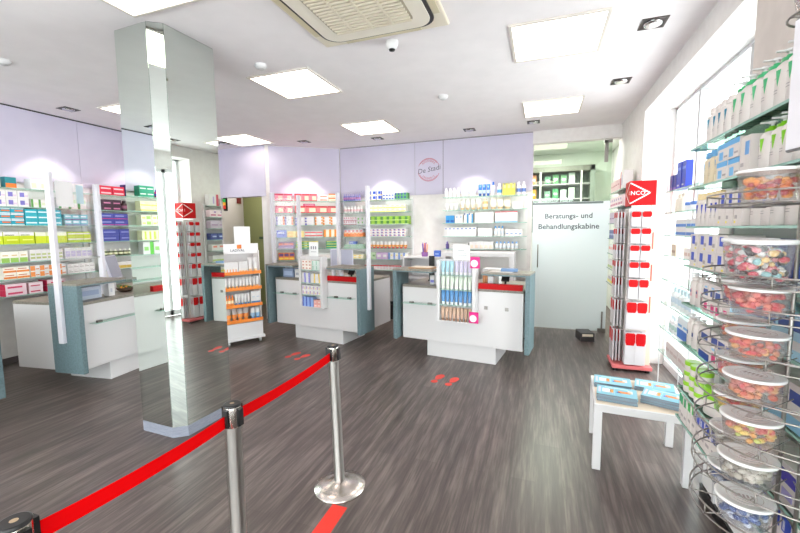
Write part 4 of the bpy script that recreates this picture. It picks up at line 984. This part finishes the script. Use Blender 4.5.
fill(RS, UR, -.186, [
 ('top', ZR[0], [(.16, .41, 4, 1, 'big', 'slim teal marked bottle', .165, BG, (BG, 'cap', [tri(TEAL)]+lines(TX)), {'d': .06}),
                 (.42, 1.16, 9, 1, 'big', 'green capped bottle', .195, BG, (G1, 'pump', [tri(G1)]+lines(TX)), {'d': .075})]),
 ('second', ZR[1], [(.12, .33, 3, 1, 'big', 'beige bottle with blue cap', .16, (222, 206, 176), ((110, 170, 220), 'cap', [([(-.3, .8), (.1, .8), (.0, .5)], (110, 160, 214))]+lines((190, 170, 140)))),
                    (.34, .56, 2, 2, 'carton', 'white carton with sky blue bands', .08, BG, [(0, 1, .72, 1, (90, 170, 226)), (.15, .5, .1, .55, (110, 180, 230)), (.6, .9, .2, .3, TX)], {'d': .12}),
                    (.57, .65, 1, 1, 'carton', 'white carton with blue wedge', .15, BG, [(.5, .9, .5, .85, (100, 160, 220)), (.1, .4, .2, .3, TX)], {'d': .1}),
                    (.68, 1.12, 6, 1, 'big', 'lime collared pump bottle', .175, BG, (G2, 'pump', [tri(G2)]+lines(TX)), {'d': .07})]),
 ('third', ZR[2], [(.08, .38, 5, 1, 'big', 'white flask with beige cap', .165, BG, ((232, 208, 160), 'cap', [tri(BLU)]+lines(TX)), {'d': .045}),
                   (.39, .62, 3, 1, 'carton', 'white carton with cobalt wedge', .15, BG, [(.4, .75, .55, .92, BLU), (.15, .4, .2, .3, TX), (.1, .25, .08, .14, (246, 226, 40))], {'d': .09}),
                   (.63, .85, 3, 1, 'big', 'white pump bottle with cobalt collar', .18, BG, (BLU, 'pump', [tri(BLU)]+lines(TX))),
                   (.86, 1.1, 3, 1, 'big', 'white pump bottle with lime collar', .185, BG, (G2, 'pump', lines(TX)))]),
 ('fourth', ZR[3], [(.06, .5, 4, 2, 'carton', 'white carton with cobalt square', .085, BG, [(.25, .6, .4, .9, BLU), (.65, .9, .3, .5, TX), (.65, .8, .1, .2, (246, 226, 40))], {'d': .13}),
                    (.51, .74, 2, 1, 'carton', 'plain white tall carton', .155, BG, [(.2, .6, .6, .66, TX), (.2, .8, .2, .25, TX)], {'d': .12}),
                    (.75, 1.1, 5, 1, 'tube', 'navy tube with white cap', .165, (40, 60, 150), ((240, 240, 244), (90, 110, 190)), {'d': .05})]),
 ('fifth', ZR[4], [(.03, .26, 3, 1, 'big', 'white pump bottle with rose print', .17, BG, (BG, 'pump', [([(-.4, .65), (.4, .65), (.4, .35), (-.4, .35)], (220, 170, 176)), ([(-.25, .6), (.25, .6), (.25, .5), (-.25, .5)], (60, 70, 130))])),
                   (.27, .56, 4, 1, 'carton', 'white carton with magenta dot', .15, BG, [(.3, .8, .1, .36, MAG), (.15, .85, .6, .8, (60, 80, 150)), (.3, .7, .84, .9, (140, 190, 226))], {'d': .1}),
                   (.57, 1.1, 6, 1, 'carton', 'light blue carton with oval', .15, (176, 216, 236), [(.1, .9, .6, .85, (50, 80, 150)), (.1, .6, .2, .4, W_)], {'d': .1})]),
 ('sixth', ZR[5], [(.02, .24, 3, 1, 'big', 'white pump bottle with navy mark', .17, BG, (BG, 'pump', [([(-.3, .6), (.3, .6), (.3, .45), (-.3, .45)], (60, 80, 140))]+lines(TX))),
                   (.25, .38, 1, 1, 'carton', 'white carton with navy foot', .16, BG, [(0, 1, 0, .22, (30, 70, 150)), (.2, .8, .6, .8, (60, 80, 150))], {'d': .1}),
                   (.39, .72, 4, 1, 'carton', 'white carton with oval and magenta dot', .16, BG, [(.25, .75, .12, .38, MAG), (.1, .9, .62, .85, (50, 70, 150)), (.2, .8, .45, .52, (150, 196, 226))], {'d': .1}),
                   (.73, 1.1, 4, 1, 'carton', 'white carton with pale blue base', .15, BG, [(0, 1, 0, .3, (150, 200, 230)), (.1, .9, .6, .85, (50, 70, 150))], {'d': .1})]),
 ('seventh', ZR[6], [(.04, .28, 3, 3, 'jar', 'white jar with lime lid', .056, BG, (150, 206, 40)), (.29, .57, 2, 1, 'jar', 'large white jar with lime lid', .13, BG, (140, 206, 40), {'d': .13}),
                     (.6, 1.1, 5, 1, 'carton', 'white carton with violet oval', .14, BG, [(.1, .9, .55, .85, (70, 60, 160)), (.2, .8, .2, .4, (180, 170, 220))], {'d': .1})]),
 ('bottom', ZR[7], [(.02, .16, 3, 1, 'carton', 'white carton with green top', .14, BG, [(0, .6, .66, 1, (40, 160, 90)), (.2, .8, .2, .3, TX)], {'d': .14}),
                    (.17, .27, 2, 1, 'carton', 'white carton with emerald corner', .14, BG, [(0, .7, .7, 1, (60, 180, 80)), (.2, .8, .3, .4, TX)], {'d': .14}),
                    (.28, 1.1, 13, 1, 'carton', 'white carton with cobalt top', .14, BG, [(0, .8, .62, 1, (40, 66, 170)), (.2, .8, .25, .35, TX), (.1, .3, .66, .9, W_)], {'d': .14})]),
])

# ------------------------------------------------------------------ wire rack with sweets tubs
RC = (.735, 1.47); RR = .245
WR = thing('wire_rack', 'half round wire rack of sweets tubs in front of right shelf', 'rack', (*RC, 0))
LV = [1.665, 1.435, 1.345, 1.215, 1.09, .965, .84, .71]
def arc(r, z, a0=92, a1=268, n=24): return [(r*math.cos(R(a0+(a1-a0)*i/n)), r*math.sin(R(a0+(a1-a0)*i/n)), z) for i in range(n+1)]
for z in LV:
    b = MB()
    b.tube(arc(RR, z+.028), .0026, WIRE); b.tube(arc(RR, z-.003), .0026, WIRE); b.tube(arc(RR*.55, z-.003), .0022, WIRE)
    for a in range(105, 270, 30): b.tube([(.03*math.cos(R(a)), .03*math.sin(R(a)), z-.003), (RR*math.cos(R(a)), RR*math.sin(R(a)), z-.003)], .0018, WIRE, 5)
    for a in range(100, 270, 32): b.tube([(RR*math.cos(R(a)), RR*math.sin(R(a)), z-.003), (RR*math.cos(R(a)), RR*math.sin(R(a)), z+.028)], .0022, WIRE, 5)
    b.build('wire_tray', WR)
b = MB()
for y in (-.05, .05): b.tube([(-.006, y, .0), (-.006, y, 2.3)], .006, WIRE, 8)
b.tube([(-.006, -.05, .01), (-.24, -.2, .01)], .006, WIRE, 8); b.tube([(-.006, .05, .01), (-.24, .2, .01)], .006, WIRE, 8); b.tube([(-.063+.075*math.cos(R(a)), -.11+.075*math.sin(R(a)), 2.137) for a in range(0, 360, 15)], .003, WIRE, 6, True); b.tube([(-.006, -.05, 2.137), (-.063, -.035, 2.137)], .003, WIRE); b.tube([(-.006, -.05, 2.137), (-.063, -.185, 2.137)], .003, WIRE); b.tube([(-.138, -.11, 2.137), (.012, -.11, 2.137)], .003, WIRE)
b.tube([(-.006, -.05, 2.3), (-.006, .05, 2.3)], .006, WIRE, 8)
b.build('support_frame', WR)
def tub_proto(r, h, colors, blob, label, loc, grp):
    t = thing('sweets_tub', label, 'tub', loc, R(random.uniform(-20, 20)), grp)
    rb = r*.84
    b = MB(); b.lathe([(rb*.96, 0), (rb, .003), (r*.985, h*.9), (r*.985, h*.915), (r*.965, h*.9), (rb*.97, .005)], TUBPL, 28); b.build('clear_tub', t)
    b = MB(); n = int(70*(r/.07)**2*(h/.08))
    for k in range(n):
        zz = random.uniform(.008, h*.84-blob*1.2); rl = (rb+(r-rb)*zz/h)-blob*1.15
        q = rl*math.sqrt(random.uniform(.0, 1)) if k % 2 else rl*random.uniform(.82, 1); a = random.uniform(0, 6.283)
        c = random.choice(colors); s_ = blob*random.uniform(.8, 1.1)
        b.T = Matrix.Translation((q*math.cos(a), q*math.sin(a), zz)) @ Matrix.Rotation(random.uniform(0, 3), 4, 'Z') @ Matrix.Scale(1, 4)
        b.lathe([(s_*.5, 0), (s_, s_*.45), (s_*.9, s_*1.1), (s_*.3, s_*1.35)], mat(c, .35), 7, 1, random.choice((.7, 1)))
    b.T = Matrix(); o = b.build('sweets', t); o['kind'] = 'stuff'
    b = MB(); b.lathe([(r*1.0, h*.9), (r*1.035, h*.905), (r*1.035, h*.985), (r*.99, h), (r*.9, h), (r*.87, h*.985), (.001, h*.985)], LIDW, 32); lid = b.build('lid', t)
    b = MB()
    for q in (.62, .42): b.tube([(r*q*math.cos(R(a)), r*q*math.sin(R(a)), h*.987) for a in range(0, 360, 15)], .0009, mat((196, 180, 178), .5), 4, True)
    for k in range(5): b.box(-r*.34+k*r*.14, -r*.26+k*r*.14, -r*.12, r*.12, h*.985, h*.99, mat((186, 170, 170), .5))
    b.build('lid_print', lid)
    return t
GUM = [(226, 110, 90), (236, 150, 110), (226, 80, 90), (240, 180, 120), (214, 130, 120)]
FRU = [(206, 214, 110), (240, 170, 90), (226, 90, 90), (240, 140, 120), (236, 200, 100)]
PNK = [(222, 90, 100), (232, 120, 110), (214, 70, 80), (240, 150, 130)]
NUT = [(196, 186, 172), (176, 164, 150), (214, 206, 196), (160, 150, 140)]
MNT = [(70, 96, 160), (90, 116, 180), (214, 220, 236), (50, 70, 130)]
MIX = [(150, 200, 206), (214, 80, 100), (70, 62, 66), (236, 150, 160), (226, 190, 130), (240, 240, 240)]
ORG = [(238, 150, 60), (226, 120, 60), (236, 170, 90), (180, 50, 60)]
TUBS = [(0, 'orange gummy', ORG, .0105), (1, 'mixed liquorice', MIX, .012), (2, 'coral gummy', PNK, .010), (3, 'rose gummy', GUM, .010), (4, 'peach gummy', GUM, .011), (5, 'fruit gummy', FRU, .011), (6, 'grey nut', NUT, .012), (7, 'blue mint', MNT, .011)]
TN = ['top', 'second', 'third', 'fourth', 'fifth', 'sixth', 'seventh', 'lowest']
for lv, desc, colr, blob in TUBS:
    h = {0: .09, 1: .125, 2: .08}.get(lv, .078); r = .07
    first = None
    for k, (a, q) in enumerate(((206, .155), (254, .148)) if lv == 0 else ((128, .155), (206, .155))):
        z = LV[lv]
        loc = (RC[0]+q*math.cos(R(a)), RC[1]+q*math.sin(R(a)), z)
        lb = '%s tub of %s sweets, %s tray of wire rack' % ((('left', 'right') if lv == 0 else ('far', 'near'))[k], desc, TN[lv])
        grp = '%s tubs on the %s wire tray' % (desc, TN[lv])
        if first is None: first = tub_proto(r, h, colr, blob, lb, loc, grp)
        else: dup(first, loc, R(random.uniform(-60, 60)), lb, grp)
tub_proto(.068, .08, ORG, .0105, 'single tub of orange sweets on the topmost hoop of wire rack', (.672, 1.36, 2.14), None)
# sign board on the rack top
t = thing('rack_sign', 'grey framed white board fixed to the top of wire rack', 'sign', (.618, 1.175, 1.785), R(-79))
MB().box(-.14, .14, -.006, .006, 0, .325, mat((120, 116, 118), .4)).build('sign_frame', t, .004)
MB().box(-.134, .134, -.009, -.006, .006, .319, mat((226, 222, 228), .35)).build('sign_face', t)

# ------------------------------------------------------------------ white table and magazines
TB = frame(.645, 3.02, -4)
t = thing('side_table', 'small square white table with magazine stacks beside right shelf', 'table', TB(0, 0, 0), TB.rot)
MB().box(-.275, .275, -.275, .275, .4, .45, WHITE).build('table_top', t, .003)
MB().box(-.262, .262, -.262, .262, .45, .4512, WOOD).build('top_surface', t)
for x in (-.275, .225):
    for y in (-.275, .225): MB().box(x, x+.05, y, y+.05, 0, .4, WHITE).build('leg', t, .003)
AQ = (122, 182, 202)
def magazine_mesh():
    b = MB(); w, d, h = .235, .165, .0058
    b.box(-w/2, w/2, -d/2, d/2, 0, h-.0006, mat((128, 138, 150), .6)); b.box(-w/2, w/2, -d/2, d/2, h-.0006, h, mat(AQ, .35))
    def pt(x0, x1, y0, y1, c): b.box(x0*w, x1*w, y0*d, y1*d, h, h+.0003, mat(c, .4))
    pt(-.36, -.14, -.22, .18, W_); pt(-.17, -.08, -.2, .16, (240, 150, 60)); pt(.04, .34, -.12, .08, (240, 140, 70)); pt(.0, .1, -.14, -.02, (60, 90, 190)); pt(.28, .4, -.05, .22, (236, 226, 214)); pt(-.05, -.045, -.4, .4, (214, 236, 244)); pt(-.46, -.40, -.3, .3, (200, 190, 220)); pt(-.3, .3, .3, .36, (196, 226, 236))
    return b
first = None
for sn, (u, v, rot, n) in (('near left', (-.135, -.135, -4, 8)), ('far left', (-.14, .11, -3, 6)), ('far right', (.125, .14, -8, 5)), ('near right', (.14, -.10, -16, 9))):
    for i in range(n):
        loc = TB(u+random.uniform(-.004, .004), v+random.uniform(-.004, .004), .4512+i*.0061); rz = TB.rot+R(rot+random.uniform(-1.5, 1.5))
        pos = 'topmost' if i == n-1 else ('bottom' if i == 0 else ORD[i]+' from bottom')
        lb = '%s light blue magazine in %s stack on white table' % (pos, sn)
        g = 'magazines in the %s stack' % sn
        if first is None: first = magazine_mesh().build('magazine', None, 0, loc, rz); tag(first, lb, 'magazine', g)
        else: dup(first, loc, rz, lb, g)

# ------------------------------------------------------------------ belt posts
HP = .905
def post(x, y, label, tilt=(0, 0)):
    t = thing('belt_post', label, 'barrier post', (x, y, 0))
    MB().lathe([(.158, 0), (.16, .006), (.157, .014), (.1, .028), (.05, .042), (.04, .05), (.001, .05)], STEELB, 64).build('base_disc', t)
    MB().lathe([(.034, .04), (.034, .055), (.0315, .06), (.0315, HP-.09)], STEELP, 40).build('pole', t)
    b = MB(); b.lathe([(.0315, HP-.09), (.034, HP-.088), (.034, HP-.004), (.033, HP)], STEEL, 28); b.build('head', t)
    b = MB(); b.lathe([(.034, HP-.006), (.0345, HP), (.033, HP+.003), (.029, HP+.004)], BLACK, 28); b.lathe([(.029, HP+.0035), (.001, HP+.0042)], mat((176, 152, 124), .5), 28); b.build('cap', t)
    b = MB()
    for a in (0, 90, 180, 270):
        b.T = Matrix.Rotation(R(a), 4, 'Z'); b.box(.03, .044, -.012, .012, HP-.082, HP-.012, BLACK)
    b.build('belt_clips', t)
    return t
PA, PB, PC = (-1.149, 2.057), (-1.159, 1.212), (-1.185, .523)
tA = post(*PA, 'steel belt post with visible round base, farthest of the three'); tA.rotation_euler = (R(.5), R(-1.3), 0)
tB = post(*PB, 'steel belt post in the middle of the red belt')
tC = post(*PC, 'steel belt post cut by the lower left frame corner')
def belt(par, p, q, z, ox):
    b = MB(); n = 14; vs = []; fs = []
    L = Vector((q[0]-p[0], q[1]-p[1])); d = L.normalized(); nn = Vector((-d.y, d.x))
    for i in range(n+1):
        f = i/n; c = Vector(p)+L*f; s = -.012*4*f*(1-f)
        for k, hz in ((-.0006, -.025), (-.0006, .025), (.0006, .025), (.0006, -.025)):
            vs.append((c.x+nn.x*k-par.location.x, c.y+nn.y*k-par.location.y, z+s+hz))
    for i in range(n):
        for j in range(4): fs.append((i*4+j, i*4+(j+1) % 4, (i+1)*4+(j+1) % 4, (i+1)*4+j))
    fs += [(0, 1, 2, 3), (4*n, 4*n+3, 4*n+2, 4*n+1)]
    b.add(vs, fs, REDBELT); return b.build('red_belt', par)
belt(tB, (PB[0], PB[1]+.044), (PA[0]-.018, PA[1]-.046), HP-.058, 0)
belt(tC, (PC[0], PC[1]+.044), (PB[0], PB[1]-.044), HP-.058, 0)
# floor markings
o = MB().prism([(-1.115, 1.905), (-1.02, 1.905), (-1.0, .3), (-1.1, .3)], 0, .0012, mat((222, 50, 36), .5)).build('floor_tape'); tag(o, 'red tape strip on floor leading from the far belt post', 'tape')
def feet(x, y, rot, label):
    t = thing('floor_sticker', label, 'floor sticker', (x, y, 0), R(rot))
    for s in (-1, 1):
        b = MB(); cx = s*.085
        b.prism([(cx+.042*math.cos(R(a))*(1.12 if math.sin(R(a)) > 0 else .9), .05+.082*math.sin(R(a))) for a in range(0, 360, 20)], 0, .0012, SOLE)
        b.prism([(cx*.96+.036*math.cos(R(a)), -.085+.04*math.sin(R(a))) for a in range(0, 360, 20)], 0, .0012, SOLE)
        b.build('footprint', t)
feet(-.93, 3.975, -12, 'pair of red footprints on floor before the right counter')
feet(-2.90, 4.18, -12, 'pair of red footprints on floor before the middle counter')
feet(-3.3, 1.2, 80, 'pair of red footprints on floor before the far left counter')

# passage details
t = thing('signal_light', 'slim signal light with green, amber and red lenses by doorway', 'signal light', (-5.53, 5.85, 1.9695))
MB().box(-.03, .03, 0, .05, 0, .24, BLACK).build('housing', t, .004)
for z, c, n in ((.19, (40, 190, 90), 'green_lens'), (.13, (240, 170, 40), 'amber_lens'), (.07, (226, 40, 30), 'red_lens')): MB().box(-.03, .03, -.006, 0, z-.028, z+.028, mat(c, .4)).build(n, t)
t = thing('exit_sign', 'small dark red sign high on the passage wall', 'sign', (-5.975, 6.75, 2.17), R(113.2-180))
MB().box(-.11, .11, -.02, -.003, 0, .16, mat((110, 30, 34), .5)).build('sign_box', t)
b = MB(); b.box(-.08, -.01, -.022, -.02, .04, .13, mat((220, 200, 196), .5)); b.box(.02, .09, -.022, -.02, .04, .08, mat((190, 170, 166), .5)); b.build('pictogram', t)
# bottles in the cabin cabinet
first = None
CF = frame(.25, 8.55, 0)
for zz, row in ((2.4655, 'upper'), (2.1755, 'lower')):
    for i, (x, c, h) in enumerate(((-.78, (190, 200, 196), .18), (-.6, (206, 190, 120), .22), (-.42, (210, 140, 90), .2), (-.15, (60, 120, 90), .16), (0, (70, 130, 80), .2), (.15, (90, 140, 100), .18), (.3, (190, 206, 196), .22))):
        if row == 'lower': c = ((190, 206, 90), (200, 80, 70), (226, 150, 60), (110, 150, 130), (60, 140, 90), (190, 206, 200), (206, 220, 210))[i]
        o = carton_mesh(.11, .12, h, c, [(.2, .8, .4, .6, W_)]).build('cabin_carton', None, 0, CF(x, .14, zz)); tag(o, '%s carton from left, %s cabinet shelf behind the door glass' % (ORD[i], row), 'carton', 'cartons in the cabinet behind the door glass')

# cartons beyond the three hundred that show largest become one object
def size_seen(q):
    o, a = q; p = o.location
    dep = -.335*p.x+.937*p.y
    if p.y < 1.2: dep = 99                 # street-side bay: only its reflection shows
    return a/(dep*dep)
MEDS.sort(key=size_seen, reverse=True)
rest = MEDS[285:]
if rest:
    vs_, fs_, mi_, ms_ = [], [], [], []
    for o, a in rest:
        me = o.data; k = len(vs_); M4 = Matrix.Translation(o.location) @ Matrix.Rotation(o.rotation_euler.z, 4, 'Z')
        for v in me.vertices: vs_.append(tuple(M4 @ v.co))
        for p in me.polygons:
            fs_.append([k+i for i in p.vertices]); m_ = me.materials[p.material_index]
            if m_ not in ms_: ms_.append(m_)
            mi_.append(ms_.index(m_))
        bpy.data.objects.remove(o)
    me = bpy.data.meshes.new('medicine_cartons'); me.from_pydata(vs_, [], fs_)
    for m_ in ms_: me.materials.append(m_)
    me.polygons.foreach_set('material_index', mi_); me.update()
    o = bpy.data.objects.new('medicine_cartons', me); COL.objects.link(o)
    tag(o, 'smallest and farthest medicine cartons filling gaps on the wall shelves', 'cartons', None, 'stuff')

# ------------------------------------------------------------------ light
def area(x, y, z, sx, sy, e, col=(1, .95, .9)):
    l = bpy.data.lights.new('added_fill_lamp', 'AREA'); l.shape = 'RECTANGLE'; l.size = sx; l.size_y = sy; l.energy = e; l.color = col
    o = bpy.data.objects.new('added_fill_lamp', l); COL.objects.link(o); o.location = (x, y, z)
area(.2, 7.7, 3.08, .6, .6, 105)  # area lamp without fixture, added to light the cabin and the frosted door
area(-5.2, 6.5, 2.88, .4, .4, 22)  # same added fill for the passage, no fixture here either
w = bpy.data.worlds.new('daylight'); sc.world = w; w.use_nodes = True
nt = w.node_tree; bg = nt.nodes['Background']
bg.inputs[0].default_value = (1, .985, .98, 1); bg.inputs[1].default_value = 11

# ------------------------------------------------------------------ camera
cam = bpy.data.cameras.new('camera'); co = bpy.data.objects.new('camera', cam); COL.objects.link(co); sc.camera = co
cam.sensor_width = 36; cam.sensor_fit = 'HORIZONTAL'; cam.lens = 394.256/800*36; cam.clip_start = .02
yw, pt_, rl = -0.343617, 0.0942554, -0.0101886
fw = Vector((math.sin(yw)*math.cos(pt_), math.cos(yw)*math.cos(pt_), -math.sin(pt_)))
rt = Vector((math.cos(yw), -math.sin(yw), 0)); up = rt.cross(fw)
rt2 = rt*math.cos(rl)+up*math.sin(rl); up2 = -rt*math.sin(rl)+up*math.cos(rl)
m = Matrix((rt2, up2, -fw)).transposed().to_4x4(); m.translation = (0, 0, 1.6); co.matrix_world = m

vs = sc.view_settings
sc.display_settings.display_device = 'sRGB'
vs.view_transform = 'Standard'; vs.look = 'None'; vs.gamma = 1; vs.use_curve_mapping = False; vs.exposure = -.18
sc.cycles.use_denoising = True
sc.cycles.max_bounces = 10; sc.cycles.diffuse_bounces = 5; sc.cycles.glossy_bounces = 6; sc.cycles.transmission_bounces = 6; sc.cycles.transparent_max_bounces = 24
sc.cycles.caustics_reflective = False; sc.cycles.caustics_refractive = False
sc.cycles.sample_clamp_indirect = 6
